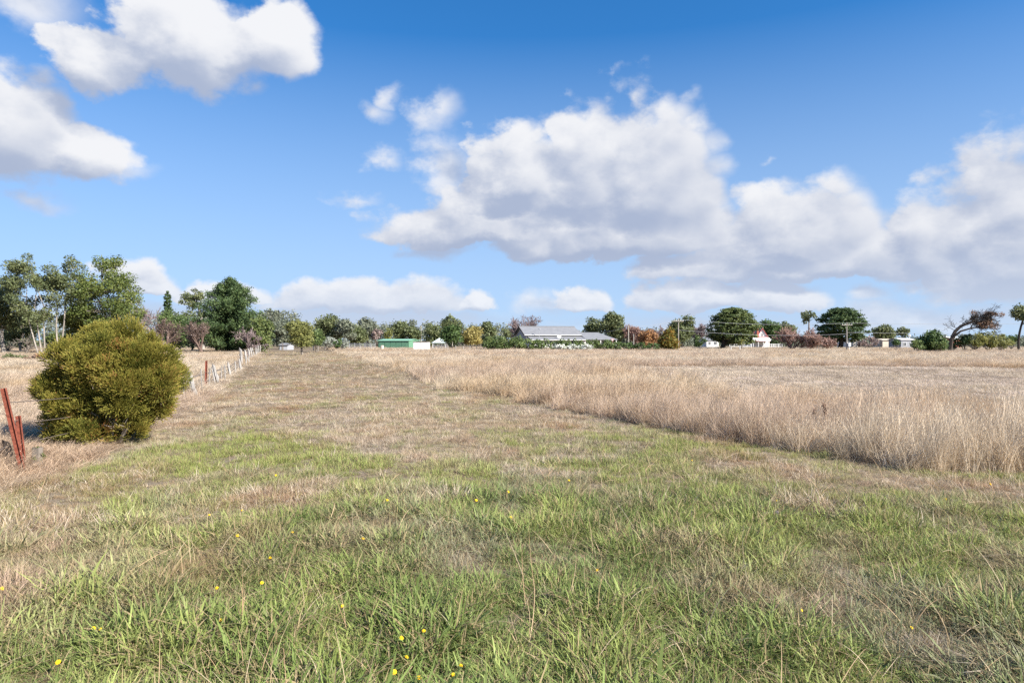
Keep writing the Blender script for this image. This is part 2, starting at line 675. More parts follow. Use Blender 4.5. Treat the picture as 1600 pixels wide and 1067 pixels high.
def lerp(a, b, t):
    return a + (b - a) * t[:, None]


def smooth(x, a, b):
    t = np.clip((x - a) / (b - a), 0, 1)
    return t * t * (3 - 2 * t)


GREEN = np.array((0.132, 0.200, 0.044))
LIME = np.array((0.265, 0.310, 0.082))
STRAW = np.array((0.54, 0.43, 0.295))
PALE = np.array((0.60, 0.50, 0.375))
PINK = np.array((0.46, 0.330, 0.238))
RUST = np.array((0.42, 0.245, 0.14))
GREY = np.array((0.48, 0.395, 0.33))
UMBER = np.array((0.20, 0.14, 0.10))


def short_tint(x, y):
    """colour of the mown strip, place by place"""
    d = np.hypot(x, y)
    n1 = fbm(x * 0.55, y * 0.42, 31, 4)
    n2 = fbm(x * 2.3, y * 1.7, 41, 4)
    n3 = fbm(x * 0.9, y * 0.30, 51, 4)
    fx, ex = fence_x(y), edge_x(y)
    u = (x - fx) / np.maximum(ex - fx, 1.0)                      # 0 at the fence, 1 at the tall grass
    g = 1.42 - 0.112 * d                                          # green in front, drying out further on
    g = g + 0.80 * np.exp(-((u - 0.22) / 0.14) ** 2) * smooth(d, 7, 12) * (1 - smooth(d, 24, 34))
    g = g + 0.40 * np.exp(-((u - 0.97) / 0.10) ** 2) * smooth(d, 6, 10) * (1 - smooth(d, 18, 30))
    g = g + 0.22 * np.exp(-((u - 0.75) / 0.12) ** 2) * smooth(d, 7, 12) * (1 - smooth(d, 18, 30))
    g = np.maximum(g, 0.02) + 1.2 * (n1 - 0.5) + 1.7 * (n2 - 0.5)
    g = g - 0.30 * smooth(-x - 0.28 * d, 0, 1.2) * (1 - smooth(d, 7.5, 9.5)) * smooth(d, 3.6, 4.6)
    g = 0.05 + 0.88 * smooth(g, 0.05, 0.92)
    dry = lerp(PINK[None], STRAW[None], smooth(n2, 0.38, 0.62))
    dry = lerp(dry, np.repeat(RUST[None], len(x), 0), 0.75 * smooth(n3, 0.56, 0.70))
    dry = lerp(dry, np.repeat(GREY[None], len(x), 0), 0.85 * smooth(1 - n3, 0.54, 0.68))
    gr = lerp(GREEN[None], LIME[None], smooth(n2 + 0.25 * smooth(d, 6, 14), 0.40, 0.75))
    c = lerp(dry, gr, g)
    bare = np.exp(-(((x + 12.5) / 4.5) ** 2 + ((y - 40) / 7.0) ** 2))  # dark bare patch down the strip
    c = lerp(c, np.repeat(UMBER[None], len(x), 0), np.clip(bare * 1.8 * smooth(n2, 0.25, 0.5), 0, 0.95))
    c = c * (0.85 + 0.3 * rng.random(len(x)))[:, None]
    return c, g


def is_strip(x, y):
    return (x > fence_x(y) + 0.35) & (x < edge_x(y))


def build_grass():
    Mg = grass_mat('green_grass_blade', strawness=0.28)
    Md = grass_mat('dry_grass_blade', strawness=0.10, trans=0.25)
    # --- short mixed grass of the mown strip, from the camera's feet to the far end
    src = []
    for i in range(6):      # leafy green tufts
        src.append(blades(34, 0.075, (0.05, 0.135), (0.0045, 0.009), 0.55, 1.1))
    for i in range(3):      # broad leaves pressed flat
        src.append(blades(20, 0.06, (0.08, 0.19), (0.008, 0.015), 0.5, 1.1, flat=0.4))
    for i in range(4):      # thin dry tufts
        src.append(blades(50, 0.085, (0.04, 0.125), (0.0024, 0.0042), 0.6, 0.7))
    for i in range(3):      # matted thatch
        src.append(blades(50, 0.10, (0.06, 0.16), (0.003, 0.0055), 0.3, 0.6, flat=0.95))
    xs, ys, dens = [], [], []
    for (a, b, dn, pw) in ((1.6, 6.0, 760, 0.55), (6.0, 14.0, 290, 1.0), (14.0, 120.0, 105, 1.55)):
        x, y = sample(a, b, dn, power=pw)
        xs.append(x)
        ys.append(y)
    x, y = np.concatenate(xs), np.concatenate(ys)
    k = is_strip(x, y)
    x, y = x[k], y[k]
    d = np.hypot(x, y)
    tint, g = short_tint(x, y)
    r = rng.random(len(x))
    isg = r < g
    lump = fbm(x * 2.2, y * 1.9, 71, 3)
    broad = isg & (rng.random(len(x)) < np.where(x < 0, 0.40, 0.26)) & (d < 7)
    idx = np.where(isg, rng.integers(0, 6, len(x)), np.where(rng.random(len(x)) < 0.55, rng.integers(9, 13, len(x)), rng.integers(13, 16, len(x))))
    idx = np.where(broad, rng.integers(6, 9, len(x)), idx)
    # a green place keeps some dry tufts and the other way round
    tint = np.where((isg & (g < 0.5))[:, None], tint * 0.5 + GREEN * 0.5, tint)
    tint = np.where((~isg & (g > 0.5))[:, None], tint * 0.4 + STRAW * 0.6 * (0.75 + 0.4 * rng.random(len(x)))[:, None], tint)
    big = np.where(d < 7.5, 1.0, np.clip(0.72 - 0.012 * (d - 7.5), 0.50, 1.0)) * (1 + smooth(d, 14, 60) * 0.9)
    pale_t = (~isg) & (d > 6.5) & (rng.random(len(x)) < 0.16)
    tint = np.where(pale_t[:, None], PALE[None] * (0.8 + 0.4 * rng.random(len(x)))[:, None], tint)
    big = np.where(pale_t, big * 1.5, big)
    s = (0.12 + 1.85 * lump) * (0.75 + 0.5 * rng.random(len(x))) * big
    s = s * (1 + 0.22 * smooth(-y, -5.2, -3.2))
    scl = np.stack([s * np.where(d > 14, 1.5, 1.0), s * np.where(d > 14, 1.5, 1.0), s], 1)
    rot = np.stack([rng.normal(0, 0.10, len(x)), rng.normal(0, 0.10, len(x)), rng.random(len(x)) * 6.283], 1)
    scatter('short_grass', src, np.stack([x, y, terrain(x, y)], 1), idx, rot, scl, tint,
            'short mixed green and dry grass covering the mown strip', 'grass', Mg)

    # --- long bleached stalks arching over the front grass
    src = []
    for i in range(8):
        src.append(blades(3, 0.04, (0.18, 0.50), (0.0030, 0.0046), 0.95, 1.0, segs=7, taper=0.6))
    x, y = sample(2.2, 10.0, 80, power=0.9)
    k = is_strip(x, y) & (fbm(x * 0.8, y * 0.8, 91, 3) > np.where(x > 0, 0.40, 0.52))
    x, y = x[k], y[k]
    n = len(x)
    s = 0.65 + 0.5 * rng.random(n)
    tint = lerp(STRAW[None] * 1.15, np.array([[0.52, 0.34, 0.19]]), rng.random(n))
    scatter('dry_stalks', src, np.stack([x, y, terrain(x, y)], 1), rng.integers(0, 8, n),
            np.stack([rng.normal(0, 0.3, n), rng.normal(0, 0.3, n), rng.random(n) * 6.283], 1), np.stack([s, s, s], 1), tint,
            'long bleached grass stalks arching over the green grass in front', 'grass', Md)

    # --- tall dry grass: the paddock beyond the edge and the one behind the wire fence
    src = []
    for i in range(8):      # upright, leaning a little with the wind
        b = blades(52, 0.11, (0.34, 0.84), (0.0030, 0.0066), 0.14, 0.42, segs=4, bias=(0.1, 1.0), taper=0.8)
        blades_low = blades(34, 0.18, (0.12, 0.34), (0.003, 0.006), 0.3, 0.9)
        b.add(np.concatenate(blades_low.V), np.concatenate(blades_low.Q), np.concatenate(blades_low.A))
        seed_heads(b, 12, 0.22, (0.46, 0.74), 0.022)
        src.append(b)
    for i in range(4):      # wind-thrown, bowing over
        b = blades(56, 0.12, (0.45, 0.90), (0.0030, 0.0066), 0.30, 0.8, segs=5, bias=(-0.3, 0.5), taper=0.8)
        src.append(b)
    for i in range(3):      # short pale stubble
        src.append(blades(70, 0.24, (0.06, 0.17), (0.003, 0.006), 0.6, 0.7))
    xs, ys = [], []
    for (a, b, dn, pw) in ((7.6, 16.0, 66, 0.6), (16.0, 45.0, 30, 1.15), (45.0, 175.0, 8.0, 1.15)):
        x, y = sample(a, b, dn, power=pw)
        xs.append(x)
        ys.append(y)
    x, y = np.concatenate(xs), np.concatenate(ys)
    right = x > edge_x(y) - 0.05
    left = x < fence_x(y) + 0.45
    k = right | left
    x, y, right, left = x[k], y[k], right[k], left[k]
    n = len(x)
    d = np.hypot(x, y)
    n1 = fbm(x * 0.22, y * 0.16, 101, 4)
    n2 = 0.55 * fbm(x * 0.7, y * 0.5, 111, 3) + 0.45 * fbm(x * 2.6, y * 2.2, 112, 2)
    n3 = fbm(x * 0.05, y * 0.17, 121, 4)
    band = right & (y < 44 + 5 * (n1 - 0.5)) & (y > 13.2 + np.clip(12 - x, 0, 20) * 0.75 + 3 * (n1 - 0.5)) & (x > 5.0 + 10 * (n1 - 0.5)) & (rng.random(n) < smooth(x, 2.0, 9.0) * 0.9 + 0.1)
    bow = (~band) & right & (rng.random(n) < np.clip(0.15 + 0.45 * smooth(x, 5.0, 8.0) * (1 - smooth(y, 10, 13)), 0, 1))
    idx = np.where(band, rng.integers(12, 15, n), np.where(bow, rng.integers(8, 12, n), rng.integers(0, 8, n)))
    h = 0.33 + 0.62 * smooth(n2, 0.30, 0.70) + 0.34 * smooth(x, 3, 8) * (1 - smooth(y, 11, 16))
    h = h * (0.8 + 0.4 * rng.random(n)) * np.where(right, 1.0, np.where(d > 12, 0.55, 0.72))
    edge_soft = np.where(right, smooth(x - edge_x(y), -0.1, 0.7), smooth(fence_x(y) + 0.45 - x, 0.0, 0.9))
    h = h * (np.where(right, 0.78, 0.45) + np.where(right, 0.22, 0.55) * edge_soft)
    far_low = right & (d > 44)
    h = np.where(far_low, h * 0.72, h)
    h = np.where(left & (d < 9), h * 0.8, h)
    near_bush = np.exp(-(((x + 6.6) / 1.5) ** 2 + ((y - 10.2) / 1.1) ** 2))
    h = h * (1 - 0.72 * 0.55 * np.where(left, near_bush, 0))
    wide = np.where(d > 45, 2.6, np.where(d > 16, 1.5, 1.0))
    scl = np.stack([wide * (0.8 + 0.4 * rng.random(n)), wide * (0.8 + 0.4 * rng.random(n)), h], 1)
    c = lerp(STRAW[None] * 1.0, PALE[None], smooth(n2, 0.25, 0.6))
    c = lerp(c, np.repeat(PINK[None], n, 0), 0.6 * smooth(n3, 0.47, 0.62))
    c = lerp(c, np.repeat(np.array((0.48, 0.34, 0.19))[None], n, 0), 0.5 * smooth(1 - n1, 0.52, 0.66))
    c = np.where(band[:, None], lerp(GREY[None] * 1.15, PALE[None] * 0.9, smooth(n2, 0.3, 0.7)), c)
    c = np.where(left[:, None] & (d < 14)[:, None], c * np.array((0.92, 0.88, 0.84)), c)
    c = c * (0.84 + 0.52 * rng.random(n) ** 1.2)[:, None]
    lw = 0.35 * (fbm(x * 0.8, y * 0.8, 131, 2) - 0.5)
    rot = np.stack([rng.normal(0, 0.08, n) + lw, rng.normal(0.03, 0.08, n) + lw * 0.6, rng.normal(0, 0.5, n)], 1)
    near_edge = right & (x - edge_x(y) < 0.55) & (y < 30)
    rot[:, 1] += np.where(near_edge, rng.normal(-0.16, 0.24, n), 0)
    rot[:, 0] += np.where(near_edge, np.abs(rng.normal(0.0, 0.22, n)), 0)
    rot[:, 2] += np.where(rng.random(n) < 0.25, rng.random(n) * 6.28, 0)
    pts = np.stack([x, y, terrain(x, y)], 1)
    for nm, kk, lab in (('tall_grass', right, 'tall straw-coloured grass filling the wide paddock beyond the mown strip'),
                        ('paddock_grass', left & ~right, 'long dry grass behind the leaning wire fence')):
        scatter(nm, src, pts[kk], idx[kk], rot[kk], scl[kk], c[kk], lab, 'grass', Md)


build_grass()

# ---------------------------------------------------------------- vegetation builders
BARK_PALE = plain('pale_gum_bark', (0.31, 0.275, 0.235), 0.8, 0.2, 0.30, 2.0, stretch=(1, 1, 0.4))
BARK_GREY = plain('grey_bark', (0.21, 0.18, 0.15), 0.9, 0.1, 0.30, 2.5, stretch=(1, 1, 0.3))
BARK_DARK = plain('dark_bark', (0.06, 0.05, 0.042), 0.9, 0.1, 0.3, 2.5, stretch=(1, 1, 0.3))
TWIG_VIOLET = plain('violet_grey_twigs', (0.24, 0.185, 0.18), 0.9, 0.1, 0.2, 1.0)
TWIG_PINK = plain('pinkish_twigs', (0.33, 0.205, 0.165), 0.9, 0.1, 0.2, 1.0)
TWIG_BROWN = plain('brown_twigs', (0.15, 0.105, 0.085), 0.9, 0.1, 0.2, 1.0)
L = {
    'gum': leafy('gum_leaf', (0.082, 0.106, 0.046), (0.135, 0.160, 0.069), (0.221, 0.230, 0.102)),
    'gum_green': leafy('green_gum_leaf', (0.066, 0.097, 0.028), (0.124, 0.162, 0.044), (0.227, 0.241, 0.069), trans=0.3),
    'gum_grey': leafy('grey_gum_leaf', (0.109, 0.127, 0.087), (0.178, 0.196, 0.137), (0.264, 0.273, 0.191)),
    'pine': leafy('pine_needle', (0.041, 0.072, 0.028), (0.071, 0.113, 0.041), (0.134, 0.174, 0.059), trans=0.15),
    'cypress': leafy('cypress_leaf', (0.060, 0.088, 0.031), (0.109, 0.144, 0.045), (0.201, 0.219, 0.070), trans=0.15),
    'bright': leafy('bright_green_leaf', (0.065, 0.103, 0.034), (0.120, 0.169, 0.057), (0.217, 0.261, 0.087), trans=0.3),
    'dark': leafy('dark_green_leaf', (0.039, 0.070, 0.025), (0.074, 0.122, 0.039), (0.140, 0.193, 0.056), trans=0.2),
    'lime': leafy('yellow_green_leaf', (0.116, 0.131, 0.045), (0.216, 0.226, 0.076), (0.364, 0.348, 0.115), trans=0.3),
    'gold': leafy('golden_leaf', (0.181, 0.166, 0.060), (0.334, 0.282, 0.096), (0.493, 0.400, 0.141), trans=0.3),
    'orange': leafy('orange_leaf', (0.181, 0.103, 0.052), (0.311, 0.166, 0.073), (0.456, 0.249, 0.109), trans=0.3),
    'autumn': leafy('half_turned_leaf', (0.070, 0.098, 0.025), (0.168, 0.175, 0.036), (0.476, 0.231, 0.049), trans=0.3),
    'pinkish': leafy('pinkish_twiggy_leaf', (0.213, 0.146, 0.125), (0.339, 0.235, 0.199), (0.466, 0.336, 0.279), trans=0.2),
    'violet': leafy('violet_dead_leaf', (0.168, 0.126, 0.115), (0.280, 0.210, 0.189), (0.420, 0.322, 0.280), trans=0.2),
    'silver': leafy('silver_leaf', (0.182, 0.203, 0.161), (0.294, 0.315, 0.259), (0.434, 0.448, 0.378), trans=0.2),
    'white': leafy('white_flower', (0.210, 0.238, 0.126), (0.672, 0.686, 0.588), (0.800, 0.800, 0.760), trans=0.2),
    'brown': leafy('brown_dead_leaf', (0.126, 0.077, 0.056), (0.210, 0.133, 0.091), (0.336, 0.210, 0.133), trans=0.15),
}


def clumps_to_cards(b, cs, rs, n_each, size, up=0.0, shell=0.45, aspect=0.6):
    for (c, r, n) in zip(cs, rs, n_each):
        n = int(n)
        if n < 1:
            continue
        u = rng.normal(size=(n, 3))
        u /= np.linalg.norm(u, axis=1)[:, None]
        rad = (shell + (1 - shell) * rng.random(n)) ** 0.8
        p = np.asarray(c) + u * rad[:, None] * np.asarray(r) * (1 + 0.15 * rng.normal(size=(n, 1)))
        nr = u * 0.8 + rng.normal(size=(n, 3)) * 0.75 + np.array([0, 0, up])
        s = size * (0.6 + 0.8 * rng.random(n))
        shade = np.clip(rng.normal(0.5, 0.12) + rng.normal(0, 0.2, n), 0, 1)
        b.cards(p, s, s * aspect, nr, shade)


def limb(b, p0, p1, r0, r1, sag=0.08, n=5, sides=5):
    p0, p1 = np.asarray(p0, float), np.asarray(p1, float)
    t = np.linspace(0, 1, n)[:, None]
    ln = np.linalg.norm(p1 - p0)
    off = rng.normal(0, sag * ln, 3)
    mid = np.sin(t * math.pi) * off
    bend = np.array([0, 0, 1.0]) * (t * (1 - t)) * ln * -0.12
    pts = p0 + (p1 - p0) * t + mid + bend
    rad = r0 + (r1 - r0) * t[:, 0] ** 0.8
    b.tube(pts, rad, sides, cap=False)
    return pts


def crown_centers(n, c, R, shape):
    out = []
    while len(out) < n:
        u = rng.uniform(-1, 1, 3)
        q = np.linalg.norm(u)
        if q > 1:
            continue
        if shape == 'gum' and (q < 0.35 or u[2] < -0.75 or (u[2] < -0.1 and rng.random() < 0.45)):
            continue
        if shape == 'shell' and q < 0.55:
            continue
        if shape == 'round' and q < 0.30:
            continue
        if shape == 'dome' and (u[2] < -0.6):
            continue
        if shape == 'cone':
            w = (1 - (u[2] + 1) / 2) ** 0.8
            if math.hypot(u[0], u[1]) > w + 0.06:
                continue
        out.append(np.asarray(c) + u * np.asarray(R))
    return np.array(out)


def tree(name, label, cat, px, w, top, bot, d, leaf='gum', bark=BARK_GREY, shape='gum', n=16, clump=0.24, flat=0.75,
         trunk_px=None, trunk_r=None, dens=1.0, leafs=1.0, trunks=1, group=None, depth=1.0, up=0.15):
    """px, w: middle column and width of the crown; top, bot: its rows; d: distance"""
    m = d / FPX
    tx = X(trunk_px if trunk_px is not None else px, d)
    root = empty(name, (tx, d, tz(tx, d)))
    tag(root, label, cat, group)
    cx, R = X(px, d) - tx, w * m / 2
    zt, zb = Z(top, d), max(0.15, Z(bot, d))
    c = np.array([cx, 0, (zt + zb) / 2])
    Rv = np.array([R, R * depth, (zt - zb) / 2])
    rc = clump * 2 * R * 1.12
    n = int(n * 1.5)
    inner = np.maximum(Rv - rc * np.array([0.55, 0.55, flat * 0.55]), Rv * 0.4)
    cs = crown_centers(n, c, inner, shape)
    rs = rc * rng.uniform(0.65, 1.2, (n, 1)) * np.array([1, 1, flat])
    if shape == 'cone':
        rs = rs * (0.55 + 0.8 * (1 - (cs[:, 2:3] - zb) / (zt - zb)))
    # wood
    b = MB()
    tr = trunk_r or 0.022 * zt + 0.05
    fork = c[2] - Rv[2] * 0.35
    tops = []
    for k in range(trunks):
        off = (k - (trunks - 1) / 2) * 0.55
        pts = limb(b, (off * 0.6, rng.normal(0, 0.15), -0.15), (cx * 0.5 + off * 1.8, rng.normal(0, 0.3), fork), tr, tr * 0.6, 0.03, 6, 6)
        p2 = limb(b, pts[-1], (cx + off * 1.2 + rng.normal(0, 0.1 * R), 0, c[2] + Rv[2] * 0.45), tr * 0.6, tr * 0.15, 0.06, 5, 5)
        tops.append(np.concatenate([pts[3:], p2]))
    ax = np.concatenate(tops)
    for q in cs:
        cand = ax[ax[:, 2] < q[2] + 0.1]
        if len(cand) == 0:
            cand = ax[:1]
        s = cand[np.argmin(np.linalg.norm(cand - q, axis=1) + 0.35 * np.abs(cand[:, 2] - (q[2] - 0.3 * R)))]
        limb(b, s, q, tr * 0.34, tr * 0.07, 0.10, 5, 4)
    b.build('trunk', bark, root)
    # leaves
    f = MB()
    size = max(0.0016 * d, 0.055) * leafs
    area = np.array([r[0] * r[2] for r in rs])
    cnt = dens * 6.0 * area / (size * size)
    clumps_to_cards(f, cs, rs, np.clip(cnt, 20, 900), size, up)
    f.build('crown', L[leaf], root)
    return root


def shrub(name, label, cat, blobs, d, leaf, dens=1.0, leafs=1.0, group=None, up=0.2, bark=BARK_GREY, depth=0.9):
    """blobs: (px, py, half width, half height) in photograph pixels at distance d"""
    m = d / FPX
    bx = X(blobs[0][0], d)
    root = empty(name, (bx, d, tz(bx, d)))
    tag(root, label, cat, group)
    f = MB()
    size = max(0.0014 * d, 0.03) * leafs
    cs, rs, ns = [], [], []
    for (px, py, rx, ry) in blobs:
        rx, ry = rx * m, ry * m
        c0 = np.array([X(px, d) - bx, 0, max(Z(py, d), ry * 0.45)])
        k = max(5, int(10 * max(1, rx / (ry + 1e-6))))
        b = MB()
        b.tube([(c0[0], 0, -0.1), (c0[0], 0, 0.25)], 0.05 + 0.02 * ry, 5)
        for q in crown_centers(k, c0, np.array([rx, rx * depth if rx < 3 * ry else ry, ry]) * 0.84, 'round'):
            r = min(rx, ry) * rng.uniform(0.32, 0.5)
            cs.append(q)
            rs.append(np.array([r * 1.15, r * 1.1, r]))
            ns.append(np.clip(dens * 5.5 * r * r / size ** 2, 12, 600))
            if q[2] > 0.2:
                limb(b, (c0[0], 0, 0.1), q, 0.03 + 0.012 * ry, 0.012, 0.08, 4, 4)
        b.build('stem', bark, root)
    clumps_to_cards(f, cs, rs, ns, size, up)
    f.build('crown', L[leaf], root)
    return root


def twigs(b, p, dirv, ln, r, depth, spread=0.55, up=0.12, rmin=0.010, kids=(3, 5)):
    n = 4
    pts = [p]
    dv = dirv / np.linalg.norm(dirv)
    for i in range(n):
        dv = dv + rng.normal(0, 0.13, 3) + np.array([0, 0, up * 0.3])
        dv /= np.linalg.norm(dv)
        pts.append(pts[-1] + dv * ln / n)
    b.tube(np.array(pts), np.linspace(r, max(rmin, r * 0.5), n + 1), 5 if depth > 2 else 3, cap=False)
    if depth <= 0:
        return
    for k in range(rng.integers(kids[0], kids[1] + 1)):
        t = rng.uniform(0.35, 1.0)
        i = min(n - 1, int(t * n))
        q = pts[i] + (pts[i + 1] - pts[i]) * (t * n - i)
        nd = dv + rng.normal(0, spread, 3) + np.array([0, 0, up])
        twigs(b, q, nd, ln * rng.uniform(0.55, 0.82), max(rmin, r * 0.55), depth - 1, spread, up, rmin, kids)


def bare_tree(name, label, cat, px, top, d, mat, stems=1, spread=0.5, depth=4, base=0.30, leaf=None, wide=1.0, group=None, rmin=None, leafn=0):
    x = X(px, d)
    root = empty(name, (x, d, tz(x, d)))
    tag(root, label, cat, group)
    H = Z(top, d)
    b = MB()
    ends0 = len(b.V)
    for k in range(stems):
        a = rng.random() * 6.28
        dv = np.array([math.cos(a) * 0.5 * wide, math.sin(a) * 0.4, 1.0]) if stems > 1 else np.array([0.05, 0, 1.0])
        twigs(b, np.array([math.cos(a), math.sin(a), 0]) * 0.08 * (stems > 1) + np.array([0, 0, -0.1]), dv, H * base, 0.017 * H + 0.03,
              depth, spread * wide, 0.16, rmin or 0.00016 * d, (3, 5))
    V = np.concatenate(b.V)
    # fit the height read off the photograph
    k = H / max(V[:, 2].max(), 0.1)
    b.V = [v * k for v in b.V]
    b.build('branches', mat, root)
    if leaf:
        V = np.concatenate(b.V)
        hi = V[V[:, 2] > H * 0.28]
        c = hi[rng.integers(0, len(hi), leafn)] + rng.normal(0, 0.12, (leafn, 3))
        f = MB()
        s = 0.0009 * d * (0.6 + 0.8 * rng.random(leafn))
        f.cards(c, s, s * 0.5, rng.normal(size=(leafn, 3)), np.clip(rng.normal(0.5, 0.22, leafn), 0, 1))
        f.build('crown', L[leaf], root)
    return root


def cypress_dome(name, label, px, w, top, bot, d, trunk_px=None, leaf='cypress'):
    """old wind-shaped cypress: stacked flat sprays forming a dome over a dark short trunk"""
    m = d / FPX
    tx = X(trunk_px or px, d)
    root = empty(name, (tx, d, tz(tx, d)))
    tag(root, label, 'tree', 'old cypress trees by the road')
    cx, R = X(px, d) - tx, w * m / 2
    zt, zb = Z(top, d), Z(bot, d)
    b, f = MB(), MB()
    limb(b, (0, 0, -0.2), (cx * 0.4, 0, zb + 0.3 * (zt - zb)), 0.55, 0.4, 0.03, 6, 6)
    cs, rs, ns = [], [], []
    size = 0.00135 * d
    for i in range(420):
        t = rng.random() ** 0.85                       # 0 bottom rim, 1 top
        prof = math.sqrt(max(0.02, 1 - ((t - 0.30) / 0.72) ** 2)) if t > 0.30 else 0.80 + 0.2 * (t / 0.30)
        a = rng.random() * 6.28
        rr = R * prof * (0.10 + 0.90 * rng.random() ** 0.5)
        q = np.array([cx + rr * math.cos(a), rr * math.sin(a), zb + t * (zt - zb) * 0.97])
        cs.append(q)
        r = R * rng.uniform(0.13, 0.24)
        rs.append(np.array([r, r, r * 0.38]))
        ns.append(np.clip(2.6 * r * r / size ** 2, 20, 120))
        if i % 12 == 0:
            limb(b, (cx * 0.3, 0, zb + 0.25 * t * (zt - zb)), q, 0.16, 0.03, 0.05, 5, 4)
    clumps_to_cards(f, cs, rs, ns, size, 0.9, 0.1, 0.55)
    b.build('trunk', BARK_DARK, root)
    f.build('crown', L[leaf], root)
    return root


def pine_tree(name, label, px, w, top, bot, d, leaf='pine', tiers=11):
    m = d / FPX
    x = X(px, d)
    root = empty(name, (x, d, tz(x, d)))
    tag(root, label, 'tree')
    R, zt, zb = w * m / 2, Z(top, d), Z(bot, d)
    b, f = MB(), MB()
    b.tube(np.array([[0, 0, -0.2], [0.05, 0, zt * 0.4], [0, 0, zt * 0.75], [0.02, 0, zt * 0.97]]), [0.34, 0.25, 0.13, 0.03], 6)
    size = 0.0015 * d
    cs, rs, ns = [], [], []
    for i in range(tiers):
        t = i / (tiers - 1)
        prof = (1 - t) ** 0.55 * (0.88 + 0.3 * rng.random()) + 0.06
        prof = min(prof, 1.0)
        z = zb + (zt - zb) * t
        for k in range(max(5, int(16 * prof + 3))):
            a = rng.random() * 6.28
            ln = R * prof * rng.uniform(0.72, 1.12)
            e = np.array([math.cos(a) * ln, math.sin(a) * ln, z + ln * 0.16 + rng.normal(0, 0.2)])
            limb(b, (0, 0, z - 0.1 * ln), e, 0.06, 0.015, 0.04, 4, 4)
            for s in (0.3, 0.5, 0.75, 1.0):
                q = np.array([0, 0, z - 0.1 * ln]) * (1 - s) + e * s
                r = R * rng.uniform(0.12, 0.20) * (1.15 - 0.3 * s)
                cs.append(q)
                rs.append(np.array([r, r, r * 0.8]))
                ns.append(np.clip(2.6 * r * r / size ** 2, 10, 120))
    clumps_to_cards(f, cs, rs, ns, size, 0.35, 0.2, 0.4)
    b.build('trunk', BARK_DARK, root)
    f.build('crown', L[leaf], root)
    return root


# ---------------------------------------------------------------- trees and shrubs, from the photograph's left to its right
def far_wood():
    f = MB()
    pxs = np.arange(-120, 1760, 6)
    cs, rs, ns = [], [], []
    for px in pxs:
        d = rng.uniform(225, 270)
        tall = (501 if px < 800 else 511) + 8 * fbm(np.array([px / 60.0]), np.array([0.5]), 8, 3)[0] * 2 - 6
        if px < 470:
            tall -= 16
        if px > 1040:
            tall += 10
        if px > 1340:
            tall += 2
        zt = Z(tall + rng.normal(0, 2.0), d)
        for k in range(5):
            r = rng.uniform(1.2, 2.4)
            cs.append(np.array([X(px, d) + rng.normal(0, 1.5), d + rng.normal(0, 2), max(0.6, (zt - r) * (0.12 + 0.88 * k / 4))]))
            rs.append(np.array([r * 1.3, r, r]))
            ns.append(60)
    clumps_to_cards(f, cs, rs, ns, 0.38, 0.2, 0.3)
    o = f.build('distant_trees', L['gum_grey'])
    tag(o, 'low grey-green mass of far trees along the horizon', 'woodland', kind='stuff')


